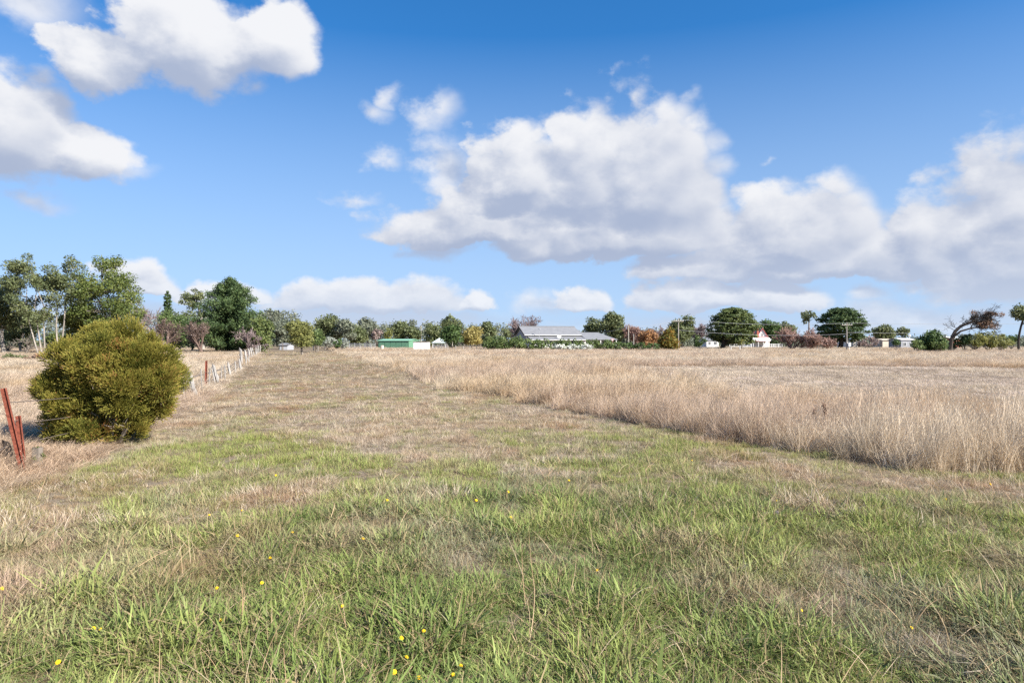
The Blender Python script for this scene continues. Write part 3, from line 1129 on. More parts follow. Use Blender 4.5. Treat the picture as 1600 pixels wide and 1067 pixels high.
def build_trees():
    far_wood()
    # gum group behind the fence on the left
    tree('gum_tree', 'gum tree cut by the photo edge with pale thin trunk and drooping olive crown', 'tree', -4, 74, 438, 530, 92, 'gum', BARK_PALE, n=20, clump=0.20, trunk_px=6, dens=0.9)
    tree('gum_tree', 'airy gum tree with several pale trunks and a ragged open crown', 'tree', 46, 92, 393, 520, 90, 'gum', BARK_PALE, n=34, clump=0.13, trunk_px=64, trunks=3, trunk_r=0.11, dens=0.8, leafs=0.9)
    tree('gum_tree', 'slim gum tree with bright white trunk between two wider gums', 'tree', 106, 66, 389, 512, 91, 'gum', BARK_PALE, n=22, clump=0.15, trunk_px=93, trunks=2, trunk_r=0.12, dens=0.8, leafs=0.9)
    tree('gum_tree', 'dense green gum tree with pale trunk, widest of the tall gums', 'tree', 165, 114, 396, 548, 94, 'gum_green', BARK_PALE, 'round', n=56, clump=0.11, trunk_px=162, trunk_r=0.2, dens=0.7, leafs=0.9)
    tree('gum_tree', 'low olive gum filling in behind the pale trunks', 'tree', 122, 60, 470, 540, 98, 'gum_green', BARK_PALE, n=18, clump=0.2)
    tree('gum_tree', 'low grey-green gum under the airy gum tree', 'tree', 32, 58, 482, 538, 99, 'gum', BARK_PALE, n=14, clump=0.2)
    shrub('shrub', 'olive scrub under the gum cut by the photo edge', 'shrub', [(12, 530, 24, 14), (40, 533, 16, 10)], 104, 'gum', 0.8)
    shrub('shrub', 'olive and brown scrub behind the pale gum trunks', 'shrub', [(80, 530, 22, 14), (112, 531, 20, 14), (138, 528, 18, 16)], 106, 'gum_green', 0.8)
    bare_tree('dead_tree', 'leaning dead tree with bare grey limbs in the left paddock', 'tree', 36, 520, 84, BARK_GREY, 2, 0.6, 3, 0.4)
    shrub('shrub', 'low dull green scrub in the dry grass below the gums', 'shrub', [(18, 556, 14, 6), (34, 558, 12, 5)], 62, 'gum')
    shrub('shrub', 'low brown scrub patch in the dry grass below the gums', 'shrub', [(40, 561, 13, 4), (58, 556, 8, 6)], 60, 'brown')
    bare_tree('bare_tree', 'leafless twiggy tree showing over the scrub beside the dense gum', 'tree', 224, 456, 130, TWIG_VIOLET, 1, 0.5, 5, 0.34)
    shrub('shrub', 'pinkish grey bare-twigged scrub right of the dense gum', 'shrub', [(232, 526, 14, 20), (243, 522, 10, 16)], 125, 'violet', 0.5)
    bare_tree('dead_shrub', 'violet grey dead shrub standing in the left paddock', 'shrub', 252, 496, 84, TWIG_BROWN, 4, 0.42, 4, 0.32, leaf='violet', leafn=500, wide=0.7)
    pine_tree('conifer', 'narrow dark conifer poking above the scrub', 262, 20, 456, 530, 150, 'pine', 15)
    tree('wattle_tree', 'bright green bushy tree below the narrow conifer', 'tree', 272, 46, 480, 545, 118, 'bright', BARK_GREY, 'round', 20, 0.24)
    tree('wattle_tree', 'bright green bushy tree beside the dark pine', 'tree', 300, 34, 492, 545, 114, 'bright', BARK_GREY, 'round', 16, 0.26)
    tree('gum_tree', 'leaning gum with white limbs against the dark pine', 'tree', 304, 44, 443, 505, 128, 'gum', BARK_PALE, 'gum', 13, 0.17, trunk_px=318, dens=0.9)
    bare_tree('dead_shrub', 'purple brown dead shrub in front of the dark pine', 'shrub', 317, 499, 92, TWIG_BROWN, 4, 0.42, 4, 0.30, leaf='violet', leafn=700, wide=0.7)
    pine_tree('pine_tree', 'big dark green pine rising behind the fence line', 360, 116, 439, 540, 108, 'pine', 13)
    tree('pine_tree', 'lower lit pine growing against the big dark pine', 'tree', 408, 44, 488, 548, 104, 'cypress', BARK_DARK, 'round', 20, 0.22)
    bare_tree('dead_sapling', 'small pinkish dead tree with round twiggy head by the fence', 'tree', 386, 509, 74, TWIG_VIOLET, 1, 0.6, 4, 0.30, leaf='violet', leafn=500)
    tree('gum_tree', 'tall sparse gum with small tufts above the pine shoulder', 'tree', 420, 40, 479, 512, 165, 'gum_grey', BARK_GREY, 'gum', 8, 0.17)
    tree('gum_tree', 'grey green gum between the pine and the yellow-green tree', 'tree', 440, 40, 494, 545, 150, 'gum_grey', BARK_GREY, 'round', 18, 0.24)
    tree('small_tree', 'yellow-green tree with crooked trunk standing alone in the strip', 'tree', 470, 48, 496, 546, 86, 'lime', BARK_GREY, 'round', 22, 0.20, trunk_px=473, dens=0.8)
    tree('small_tree', 'low green tree next to the crooked yellow-green tree', 'tree', 494, 26, 512, 545, 110, 'bright', BARK_GREY, 'round', 10, 0.28)
    tree('gum_tree', 'broad dark gum left of the white-trunked gum', 'tree', 516, 48, 491, 540, 155, 'gum', BARK_PALE, 'gum', 20, 0.21)
    tree('gum_tree', 'gum with one bright white trunk behind the far fence', 'tree', 540, 34, 498, 535, 152, 'gum_grey', BARK_PALE, 'gum', 14, 0.22, trunk_px=537)
    tree('gum_tree', 'gum tree with flat-topped tufts behind the mesh fence', 'tree', 574, 42, 496, 535, 168, 'gum_grey', BARK_PALE, 'gum', 16, 0.2)
    tree('gum_tree', 'rounded gum left of the green shed', 'tree', 557, 36, 505, 540, 158, 'gum', BARK_PALE, 'round', 14, 0.24)
    shrub('shrub', 'silvery grey bush below the dark gum', 'shrub', [(512, 534, 16, 9), (535, 535, 10, 9)], 128, 'silver')
    shrub('shrub', 'small dark green bush in front of the silvery bush', 'shrub', [(527, 536, 9, 7)], 122, 'dark')
    shrub('shrub', 'pinkish bare shrub behind the green shed', 'shrub', [(590, 522, 12, 9)], 165, 'violet')
    tree('small_tree', 'round olive tree above the green shed roof', 'tree', 608, 20, 512, 540, 164, 'lime', BARK_GREY, 'round', 9, 0.28, dens=0.8)
    tree('gum_tree', 'upright gum above the middle of the green shed', 'tree', 627, 30, 500, 540, 172, 'gum', BARK_GREY, 'round', 16, 0.25)
    tree('gum_tree', 'upright gum above the right end of the green shed', 'tree', 646, 26, 508, 540, 170, 'gum', BARK_GREY, 'round', 12, 0.26)
    tree('gum_tree', 'dark leafy gum beside the timber pole', 'tree', 678, 34, 504, 540, 160, 'gum', BARK_DARK, 'round', 16, 0.24)
    tree('gum_tree', 'tall gum with a leaning open crown above the small pavilion', 'tree', 706, 40, 489, 530, 162, 'gum', BARK_PALE, 'gum', 15, 0.2)
    tree('small_tree', 'dense blue green tree beside the pavilion roof', 'tree', 706, 34, 505, 546, 140, 'dark', BARK_DARK, 'round', 18, 0.25)
    tree('small_tree', 'golden yellow tree next to the dense blue green tree', 'tree', 737, 36, 509, 545, 142, 'gold', BARK_GREY, 'round', 20, 0.24)
    tree('small_tree', 'dark round-headed tree behind the golden tree', 'tree', 762, 28, 501, 540, 165, 'gum', BARK_DARK, 'round', 14, 0.26)
    tree('small_tree', 'small dark tree left of the long roofed house', 'tree', 790, 16, 506, 540, 172, 'gum', BARK_DARK, 'round', 8, 0.28)
    bare_tree('bare_tree', 'leafless tree with fine twigs behind the house gable', 'tree', 822, 489, 185, TWIG_VIOLET, 3, 0.5, 5, 0.34)
    # hedge along the house garden
    shrub('hedge', 'tall rounded green hedge left of the house', 'hedge', [(763, 537, 14, 11), (778, 535, 17, 13), (793, 534, 17, 14), (808, 536, 15, 12)], 121, 'bright', 1.0)
    shrub('hedge', 'long low clipped green hedge in front of the house', 'hedge', [(825, 537, 18, 10), (848, 537, 20, 9), (872, 538, 20, 9), (896, 538, 20, 9), (920, 538, 20, 9), (942, 538, 18, 9), (962, 539, 18, 8)], 122, 'bright', 1.0)
    shrub('flowering_shrub', 'low white-flowered shrubs along the foot of the hedge', 'shrub', [(875, 542, 12, 5), (897, 542, 12, 5), (917, 541, 10, 6)], 116, 'white', 0.8)
    shrub('hedge', 'low green hedge around the short timber pole', 'hedge', [(980, 539, 14, 7), (1002, 540, 14, 7), (1022, 540, 12, 7)], 120, 'dark')
    tree('gum_tree', 'smaller dark gum against the taller gum beside the house', 'tree', 925, 32, 494, 535, 172, 'gum', BARK_DARK, 'gum', 12, 0.24)
    tree('gum_tree', 'tall full gum rising right of the house', 'tree', 957, 44, 484, 540, 166, 'gum', BARK_DARK, 'gum', 24, 0.2)
    bare_tree('bare_tree', 'pinkish brown leafless tree between the two timber poles', 'tree', 995, 505, 165, TWIG_PINK, 3, 0.55, 5, 0.34, leaf='pinkish', leafn=700)
    tree('autumn_tree', 'orange autumn tree left of the half-turned cone-shaped tree', 'tree', 1012, 32, 514, 545, 142, 'orange', BARK_DARK, 'round', 16, 0.24)
    bare_tree('bare_tree', 'violet leafless tree behind the orange autumn tree', 'tree', 1030, 506, 175, TWIG_VIOLET, 3, 0.55, 5, 0.34)
    tree('autumn_tree', 'cone-shaped tree half green half orange in front of the pole', 'tree', 1044, 34, 507, 549, 126, 'autumn', BARK_DARK, 'cone', 22, 0.26)
    tree('gum_tree', 'dark full gum behind the tall power pole', 'tree', 1066, 42, 490, 545, 160, 'gum', BARK_DARK, 'gum', 24, 0.22)
    bare_tree('bare_tree', 'faint leafless tree between the dark gum and the old cypress', 'tree', 1097, 503, 190, TWIG_VIOLET, 2, 0.5, 5, 0.34)
    shrub('shrub', 'dark bush beside the small white-walled house', 'shrub', [(1094, 532, 11, 11)], 165, 'dark')
    cypress_dome('cypress_tree', 'huge rounded old cypress left of the red-trimmed house', 1145, 76, 481, 537, 140, 1128)
    shrub('shrub', 'small olive bush at the white rail fence', 'shrub', [(1158, 535, 6, 5)], 135, 'lime')
    tree('gum_tree', 'dark spreading trees behind the red-trimmed house', 'tree', 1204, 42, 498, 535, 190, 'dark', BARK_DARK, 'round', 18, 0.24)
    tree('gum_tree', 'dark green tree behind the pink leafless shrubs', 'tree', 1232, 30, 498, 535, 192, 'gum', BARK_DARK, 'round', 14, 0.24)
    shrub('shrub', 'dark green garden bush right of the red-trimmed house', 'shrub', [(1215, 532, 10, 8)], 160, 'dark')
    bare_tree('bare_shrub', 'pinkish leafless shrub nearer the red-trimmed house', 'shrub', 1238, 507, 130, TWIG_PINK, 7, 0.50, 4, 0.34, leaf='pinkish', leafn=1500, wide=1.0)
    bare_tree('bare_shrub', 'wide pink leafless shrub in front of the second cypress', 'shrub', 1268, 509, 128, TWIG_PINK, 9, 0.55, 4, 0.34, leaf='pinkish', leafn=2600, wide=1.3)
    bare_tree('bare_shrub', 'small reddish leafless shrub beside the wide pink shrub', 'shrub', 1294, 524, 132, TWIG_PINK, 6, 0.5, 4, 0.34, leaf='pinkish', leafn=600)
    tree('gum_tree', 'slender gum with separate leaf tufts left of the second cypress', 'tree', 1264, 32, 482, 512, 175, 'gum', BARK_GREY, 'gum', 11, 0.16, dens=0.9)
    cypress_dome('cypress_tree', 'dark domed cypress behind the pole with the cross arm', 1315, 76, 480, 533, 150, 1312, 'pine')
    tree('gum_tree', 'dark leafy tree left of the cream shed', 'tree', 1382, 34, 504, 535, 165, 'gum', BARK_GREY, 'round', 16, 0.24)
    tree('gum_tree', 'smaller gum with rounded tufts above the grey-blue shed', 'tree', 1409, 22, 508, 535, 168, 'gum', BARK_DARK, 'gum', 9, 0.24)
    shrub('shrub', 'grey bare scrub below the thin pole', 'shrub', [(1360, 534, 14, 8), (1346, 537, 10, 6)], 160, 'violet', 0.7)
    shrub('shrub', 'small dark conifer bush between the cream and grey-blue sheds', 'shrub', [(1400, 534, 8, 8)], 118, 'dark')
    tree('small_tree', 'dense dark green tree in front of the leaning tree', 'tree', 1456, 46, 508, 548, 100, 'dark', BARK_DARK, 'cone', 30, 0.24)
    shrub('shrub', 'low green bush joined to the dense dark tree', 'shrub', [(1434, 538, 14, 9), (1466, 538, 14, 9)], 98, 'bright')
    shrub('shrub', 'wide yellow-green bush right of the leaning tree', 'shrub', [(1524, 531, 24, 13), (1545, 531, 24, 13), (1563, 534, 17, 11)], 108, 'lime')
    shrub('shrub', 'dark green bush at the foot of the leaning tree', 'shrub', [(1508, 532, 14, 11), (1490, 536, 10, 8)], 109, 'dark')
    shrub('shrub', 'dark twiggy bush left of the tree at the photo edge', 'shrub', [(1580, 526, 12, 13)], 118, 'dark', 0.7)
    leaning_tree()
    t = tree('edge_tree', 'dark-trunked tree with thin crown cut by the photo edge', 'tree', 1606, 44, 474, 506, 112, 'gum', BARK_DARK, 'gum', 14, 0.2, trunk_px=1592, dens=0.7)


def leaning_tree():
    d = 108.0
    x0 = X(1484, d)
    root = empty('leaning_tree', (x0, d, tz(x0, d)))
    tag(root, 'wind-bent dark tree leaning over with brown dead crown', 'tree')
    b, f = MB(), MB()

    def P(px, py, dy=0.0):
        return np.array([X(px, d) - x0, dy, Z(py, d)])
    main = np.array([P(1484, 549), P(1487, 530, 0.1), P(1494, 517, 0.2), P(1502, 509, 0.1), P(1514, 504, -0.2), P(1524, 500), P(1534, 497)])
    b.tube(main, [0.36, 0.29, 0.25, 0.21, 0.17, 0.12, 0.07], 6)
    low = np.array([P(1488, 527), P(1498, 517, -0.5), P(1510, 513, -0.8), P(1524, 511, -0.9), P(1540, 513, -0.8)])
    b.tube(low, [0.18, 0.15, 0.12, 0.09, 0.05], 5)
    for p, n in ((main, 16), (low, 8)):
        for k in range(n):
            i = rng.integers(len(p) // 2, len(p))
            twigs(b, p[i], np.array([0.9, rng.normal(0, 0.6), rng.normal(0.35, 0.5)]), rng.uniform(0.8, 1.5), 0.05, 3, 0.55, 0.05, 0.016)
    for q in (P(1498, 513), P(1490, 515)):
        twigs(b, q, np.array([-1.0, 0.1, 0.5]), 1.3, 0.05, 2, 0.5, 0.05, 0.016)
    b.build('trunk', BARK_DARK, root)
    cs, rs = [], []
    for k in range(26):
        cs.append(P(rng.uniform(1522, 1554), rng.uniform(486, 512), rng.normal(0, 1.3)))
        r = rng.uniform(0.45, 0.85)
        rs.append(np.array([r, r, r * 0.8]))
    clumps_to_cards(f, cs, rs, [130] * 26, 0.10, 0.1, 0.2)
    f.build('crown', L['brown'], root)
    return root


def olive_bush():
    """the big heath-like bush on the fence line"""
    d = 11.0
    m = d / FPX
    x0 = X(160, d)
    root = empty('olive_bush', (x0, d, tz(x0, d)))
    tag(root, 'large dense olive green bush swallowing the fence beside the rusty star pickets', 'bush')
    mat, N = new_mat('heath_sprig')
    v = attr(N, 'v').outputs['Fac']
    r = N.n('ShaderNodeValToRGB')
    e = r.color_ramp.elements
    e[0].position, e[0].color = 0.0, (0.070, 0.092, 0.018, 1)
    e[1].position, e[1].color = 1.0, (0.36, 0.17, 0.06, 1)
    for ps, c in ((0.35, (0.170, 0.172, 0.032, 1)), (0.65, (0.305, 0.270, 0.055, 1)), (0.86, (0.34, 0.275, 0.065, 1))):
        q = e.new(ps)
        q.color = c
    N.lk(v, r.inputs[0])
    bs = principled(N, r.outputs[0], 0.6, 0.2)
    tr = N.n('ShaderNodeBsdfTranslucent')
    N.lk(r.outputs[0], tr.inputs['Color'])
    mx = N.n('ShaderNodeMixShader')
    mx.inputs[0].default_value = 0.3
    N.lk(bs, mx.inputs[1])
    N.lk(tr.outputs[0], mx.inputs[2])
    finish(N, mx.outputs[0])
    blobs = [(150, 606, 58, 66), (196, 592, 52, 64), (112, 632, 46, 50), (232, 600, 36, 48), (165, 560, 56, 38), (212, 562, 36, 38), (150, 640, 50, 40), (205, 615, 50, 54),
             (252, 592, 20, 26), (244, 560, 19, 24), (230, 533, 17, 20), (182, 526, 26, 15), (140, 530, 20, 17), (102, 556, 18, 18), (72, 602, 22, 13), (72, 645, 18, 24), (92, 676, 26, 18), (196, 668, 34, 22),
             (96, 600, 28, 22), (124, 575, 34, 34), (180, 640, 56, 48), (66, 601, 14, 8), (262, 596, 10, 14), (248, 575, 9, 15), (124, 541, 9, 12), (222, 537, 9, 17),
             (106, 664, 34, 26), (150, 668, 40, 22)]
    b, f = MB(), MB()
    tips, dirs, tone = [], [], []
    for (px, py, rx, ry) in blobs:
        px, rx = 168 + (px - 160) * 0.92, rx * 0.92
        R = np.array([rx * m, min(rx, 60) * m * 0.95, ry * m])
        c = np.array([X(px, d) - x0, rng.normal(0, 0.12), max(Z(py, d), ry * m * 0.8)])
        small = rx < 16
        nl = 2 if small else int(7 + rx * ry * 0.0048)
        for lc in (crown_centers(nl, c, R * 0.82, 'shell') if not small else c + rng.normal(0, 0.02, (2, 3))):   # boughs
            lt = np.clip(rng.normal(0.50, 0.16), 0.08, 0.92)
            lr = (rng.uniform(0.13, 0.25) if not small else min(R[0], R[2]) * 0.7)
            ns_ = int(24 * (lr / 0.18) ** 2) + 4
            out0 = (lc - c) / (np.linalg.norm(lc - c) + 1e-6)
            u = rng.normal(size=(ns_, 3))
            u /= np.linalg.norm(u, axis=1)[:, None]
            keep = (u @ out0 > -0.35) | (u[:, 2] > 0.3)
            for uu in u[keep]:                                 # sprays on a bough
                q = lc + uu * lr * np.array([1.0, 1.0, 0.85]) * rng.uniform(0.7, 1.08)
                t0 = np.clip(lt + rng.normal(0, 0.09), 0, 1)
                ns = int(rng.integers(9, 20))
                o = rng.normal(0, 1, (ns, 3)) * np.array([0.034, 0.034, 0.028])
                tips.append(q + o)
                dirs.append(uu * 0.6 + out0 * 0.3 + np.array([0, 0, 0.6]) + o * 8 + rng.normal(0, 0.2, (ns, 3)))
                tone.append(np.clip(t0 + rng.normal(0, 0.08, ns), 0, 1))
            if rng.random() < 0.10:
                limb(b, (c[0] * 0.3, c[1] * 0.3, 0.0), lc, 0.020, 0.006, 0.06, 5, 4)
    P, D, T = np.concatenate(tips), np.concatenate(dirs), np.concatenate(tone)
    ok = P[:, 2] > 0.08
    P, D, T = P[ok], D[ok], T[ok]
    D /= np.linalg.norm(D, axis=1)[:, None]
    # each sprig: seven short narrow leaves along a stem
    for s in range(7):
        t = s / 6.0
        c = P + D * (t * 0.062)
        nr = np.cross(D, rng.normal(size=D.shape))
        sp = D + 0.55 * rng.normal(size=D.shape)
        f.cards(c, 0.0052, 0.0145, nr, np.clip(T + 0.18 * (t - 0.5) + rng.normal(0, 0.05, len(T)), 0, 1), spin=sp)
    for k in range(9):
        a = rng.random() * 6.28
        twigs(b, np.array([math.cos(a) * 0.15, math.sin(a) * 0.1, -0.05]), np.array([math.cos(a) * 0.6, math.sin(a) * 0.4, 1.0]), 0.40, 0.022, 3, 0.4, 0.1, 0.003)
    for k in range(0):
        twigs(b, np.array([rng.uniform(-0.6, 0.8), rng.uniform(-0.55, -0.2), 0.35 + rng.random() * 0.6]), np.array([rng.normal(0, 0.5), -0.5, 0.9]), 0.35, 0.008, 2, 0.5, 0.1, 0.002)
    b.build('branches', BARK_GREY, root)
    f.build('crown', mat, root)
    shrub('seedling_bush', 'tiny dark green seedling bush between the pickets and the olive bush', 'shrub', [(60, 712, 9, 9), (57, 700, 6, 7)], 9.0, 'gum_green', 1.0, 0.35)


build_trees()
olive_bush()

# ---------------------------------------------------------------- buildings, fences, poles
WHITE = plain('white_paint', (0.74, 0.73, 0.70), 0.6, 0.3, 0.05, 2.0)
CREAM = plain('cream_boards', (0.60, 0.53, 0.43), 0.7, 0.2, 0.08, 2.0)
GREYWALL = plain('grey_and_shaded_wall', (0.36, 0.37, 0.39), 0.7, 0.2, 0.08, 2.0)  # grey walls, and the shade painted on the main house's gable
IRON = plain('galvanised_roof_iron', (0.22, 0.22, 0.225), 0.6, 0.3, 0.10, 1.2)
IRON_LIGHT = plain('pale_roof_iron', (0.58, 0.66, 0.63), 0.5, 0.4, 0.06, 1.2)
GREENSTEEL = plain('green_shed_steel', (0.125, 0.27, 0.17), 0.5, 0.4, 0.08, 1.5)
GREENROOF = plain('pale_green_roof', (0.24, 0.46, 0.31), 0.5, 0.4, 0.06, 1.5)
RED = plain('red_trim', (0.40, 0.09, 0.09), 0.6, 0.3, 0.1, 3.0)
BRICK = plain('red_brick', (0.40, 0.13, 0.09), 0.85, 0.1, 0.2, 12.0)
GLASS = plain('dark_window_glass', (0.035, 0.045, 0.055), 0.08, 0.6, 0.1, 2.0)
TIMBER = plain('weathered_grey_timber', (0.33, 0.31, 0.285), 0.9, 0.1, 0.38, 14.0, bump=0.8, stretch=(1, 1, 0.12))
POLE = plain('pole_timber', (0.40, 0.36, 0.31), 0.9, 0.1, 0.18, 4.0, stretch=(1, 1, 0.15))
RUST_STEEL = plain('rusted_steel', (0.19, 0.055, 0.034), 0.85, 0.2, 0.35, 30.0, bump=0.5)
WIRE = plain('galvanised_wire', (0.16, 0.13, 0.11), 0.6, 0.4, 0.3, 20.0)
CABLE = plain('aluminium_cable', (0.40, 0.40, 0.40), 0.5, 0.4, 0.05, 1.0)
CHAR = plain('charred_wood', (0.035, 0.028, 0.024), 0.95, 0.1, 0.4, 14.0, bump=0.8)
STEELGREY = plain('grey_steel', (0.34, 0.35, 0.37), 0.5, 0.5, 0.08, 4.0)
SHADEIN = plain('bare_shed_floor', (0.12, 0.10, 0.085), 0.9, 0.1, 0.2, 2.0)


def quad_roof(b, pts, t=0.09):
    """a slab of roof from four upper corners, counter-clockwise seen from above"""
    p = np.asarray(pts, float)
    lo = p - np.array([0, 0, t])
    b.hexa(np.concatenate([lo, p]))


def gable_end(b, x, y0, y1, ym, ze, zr, t=0.12, axis='x'):
    """a triangular wall piece filling a gable: quads with a split edge at the apex"""
    if axis == 'x':
        v = [(x, y0, ze), (x, ym, ze), (x, ym, zr), (x, (y0 + ym) / 2, (ze + zr) / 2),
             (x, y1, ze), (x, (y1 + ym) / 2, (ze + zr) / 2)]
        o = np.array([t, 0, 0])
    else:
        v = [(y0, x, ze), (ym, x, ze), (ym, x, zr), ((y0 + ym) / 2, x, (ze + zr) / 2),
             (y1, x, ze), ((y1 + ym) / 2, x, (ze + zr) / 2)]
        o = np.array([0, t, 0])
    v = np.array(v, float)
    q = [(0, 1, 2, 3), (1, 4, 5, 2)]
    b.add(np.concatenate([v, v + o]), q + [tuple(i + 6 for i in r) for r in q] + [(0, 3, 9, 6), (3, 2, 8, 9), (2, 5, 11, 8), (5, 4, 10, 11)])


def window(root, x0, x1, y, z0, z1, frame=WHITE, bars=1):
    """a window set proud of a wall that faces the camera (towards -y)"""
    b = MB()
    t = 0.07
    b.box(x0, x1, y - 0.05, y - 0.003, z0, z0 + t)
    b.box(x0, x1, y - 0.05, y - 0.003, z1 - t, z1)
    b.box(x0, x0 + t, y - 0.05, y - 0.003, z0 + t, z1 - t)
    b.box(x1 - t, x1, y - 0.05, y - 0.003, z0 + t, z1 - t)
    for k in range(bars):
        xm = x0 + (x1 - x0) * (k + 1) / (bars + 1)
        b.box(xm - 0.025, xm + 0.025, y - 0.045, y - 0.003, z0 + t, z1 - t)
    w = b.build('window', frame, root)
    MB().box(x0 + t * 0.5, x1 - t * 0.5, y - 0.03, y - 0.012, z0 + t * 0.5, z1 - t * 0.5).build('pane', GLASS, w)
    return w


def main_house():
    d = 150.0
    x0 = X(822, d)
    r = empty('house', (x0, d, tz(x0, d)), math.radians(14))
    tag(r, 'long white house with grey iron roofs and raised middle section behind the hedge', 'house')
    Lm = 12.4
    b = MB()
    b.box(0, Lm, 0, 8.6, 0, 3.25)
    wl = b.build('wall', WHITE, r)
    g = MB()
    gable_end(g, -0.02, 0.0, 8.6, 4.3, 3.25, 4.95, 0.14)
    g.box(-0.05, -0.01, 0.01, 8.59, 0, 3.24)
    g.build('gable_wall', GREYWALL, r)  # gable turned from the sun: its shade is put into the grey colour
    g = MB()
    gable_end(g, Lm - 0.12, 0.0, 8.6, 4.3, 3.25, 4.95, 0.14)
    g.build('gable_wall', GREYWALL, r)
    rf = MB()
    quad_roof(rf, [(-0.5, -0.45, 3.13), (Lm + 0.3, -0.45, 3.13), (Lm + 0.3, 4.3, 5.08), (-0.5, 4.3, 5.08)])
    quad_roof(rf, [(-0.5, 4.303, 5.08), (Lm + 0.3, 4.303, 5.08), (Lm + 0.3, 9.05, 3.13), (-0.5, 9.05, 3.13)])
    ro = rf.build('roof', IRON, r)
    MB().box(-0.5, Lm + 0.3, 4.15, 4.45, 5.07, 5.15).build('ridge_cap', IRON, ro)
    MB().box(-0.5, Lm + 0.3, -0.56, -0.455, 3.0, 3.13).build('gutter', WHITE, ro)
    bb = MB()
    quad_roof(bb, [(-0.58, -0.5, 3.10), (-0.505, -0.5, 3.10), (-0.505, 4.3, 5.07), (-0.58, 4.3, 5.07)], 0.22)
    quad_roof(bb, [(-0.58, 4.3, 5.07), (-0.505, 4.3, 5.07), (-0.505, 9.1, 3.10), (-0.58, 9.1, 3.10)], 0.22)
    bb.build('bargeboard', BARK_DARK, ro)
    # verandah wing in front, a lean-to below the clerestory
    b = MB()
    b.box(0.6, 12.9, -2.6, -0.003, 0, 2.05)
    b.build('front_wing_wall', WHITE, r)
    v = MB()
    quad_roof(v, [(0.3, -3.3, 2.02), (13.2, -3.3, 2.02), (13.2, -0.03, 2.78), (0.3, -0.03, 2.78)])
    vr = v.build('verandah_roof', IRON, r)
    MB().box(0.3, 13.2, -3.4, -3.305, 1.92, 2.03).build('gutter', WHITE, vr)
    for (a, c) in ((1.6, 2.8), (4.0, 5.2), (6.6, 7.8), (9.4, 10.6)):
        window(r, a, c, -2.6, 0.9, 1.85)
    for (a, c) in ((3.0, 4.2), (6.0, 7.2), (9.0, 10.2)):
        window(r, a, c, 0.0, 2.84, 3.06, bars=2)
    # lower wing to the right
    b = MB()
    b.box(13.3, 18.2, -1.2, 6.4, 0, 2.2)
    b.build('side_wing_wall', GREYWALL, r)
    h = MB()
    quad_roof(h, [(12.9, -2.9, 2.1), (20.4, -2.9, 2.1), (17.6, 2.4, 3.72), (12.9, 2.4, 3.72)])
    quad_roof(h, [(12.9, 2.403, 3.72), (17.6, 2.403, 3.72), (20.4, 7.4, 2.1), (12.9, 7.4, 2.1)])
    quad_roof(h, [(20.41, -2.9, 2.1), (20.41, 7.4, 2.1), (17.61, 2.42, 3.72), (17.61, 2.38, 3.72)])
    h.build('side_wing_roof', IRON, r)
    window(r, 14.0, 15.2, -1.2, 0.9, 1.9)
    for px in (14.6, 16.4, 18.2, 20.1):
        MB().box(px - 0.07, px + 0.07, -2.75, -2.61, 0, 2.06).build('verandah_post', WHITE, r)
    rr = MB()
    quad_roof(rr, [(12.6, 8.2, 3.3), (16.5, 8.2, 3.3), (16.5, 12.5, 4.5), (12.6, 12.5, 4.5)])
    rr.box(12.7, 16.4, 8.3, 12.4, 0, 3.2)
    rr.build('rear_wing', IRON, r)
    fl = MB()
    fl.tube([(2.6, -1.4, 2.3), (2.6, -1.4, 4.3)], 0.05, 6)
    fl.tube([(2.6, -1.4, 4.3), (2.6, -1.4, 4.42), (2.6, -1.4, 4.5)], [0.28, 0.30, 0.04], 6)
    fl.build('flue', STEELGREY, r)
    ds = MB()
    a = np.linspace(0, 2 * math.pi, 9)[:-1]
    ring = np.stack([0.5 * np.cos(a), np.full(8, -0.12), 0.4 * np.sin(a)], 1)
    inn = np.stack([0.18 * np.cos(a), np.full(8, 0.0), 0.15 * np.sin(a)], 1)
    o = np.array([6.9, -2.2, 2.75])
    ds.add(np.concatenate([ring, inn]) + o, [(i, (i + 1) % 8, 8 + (i + 1) % 8, 8 + i) for i in range(8)] + [(8, 9, 10, 11), (8, 11, 12, 15), (12, 13, 14, 15)])
    ds.tube([o + np.array([0, 0.02, 0]), o + np.array([0, 0.1, -0.5])], 0.03, 4)
    ds.build('dish', WHITE, r)


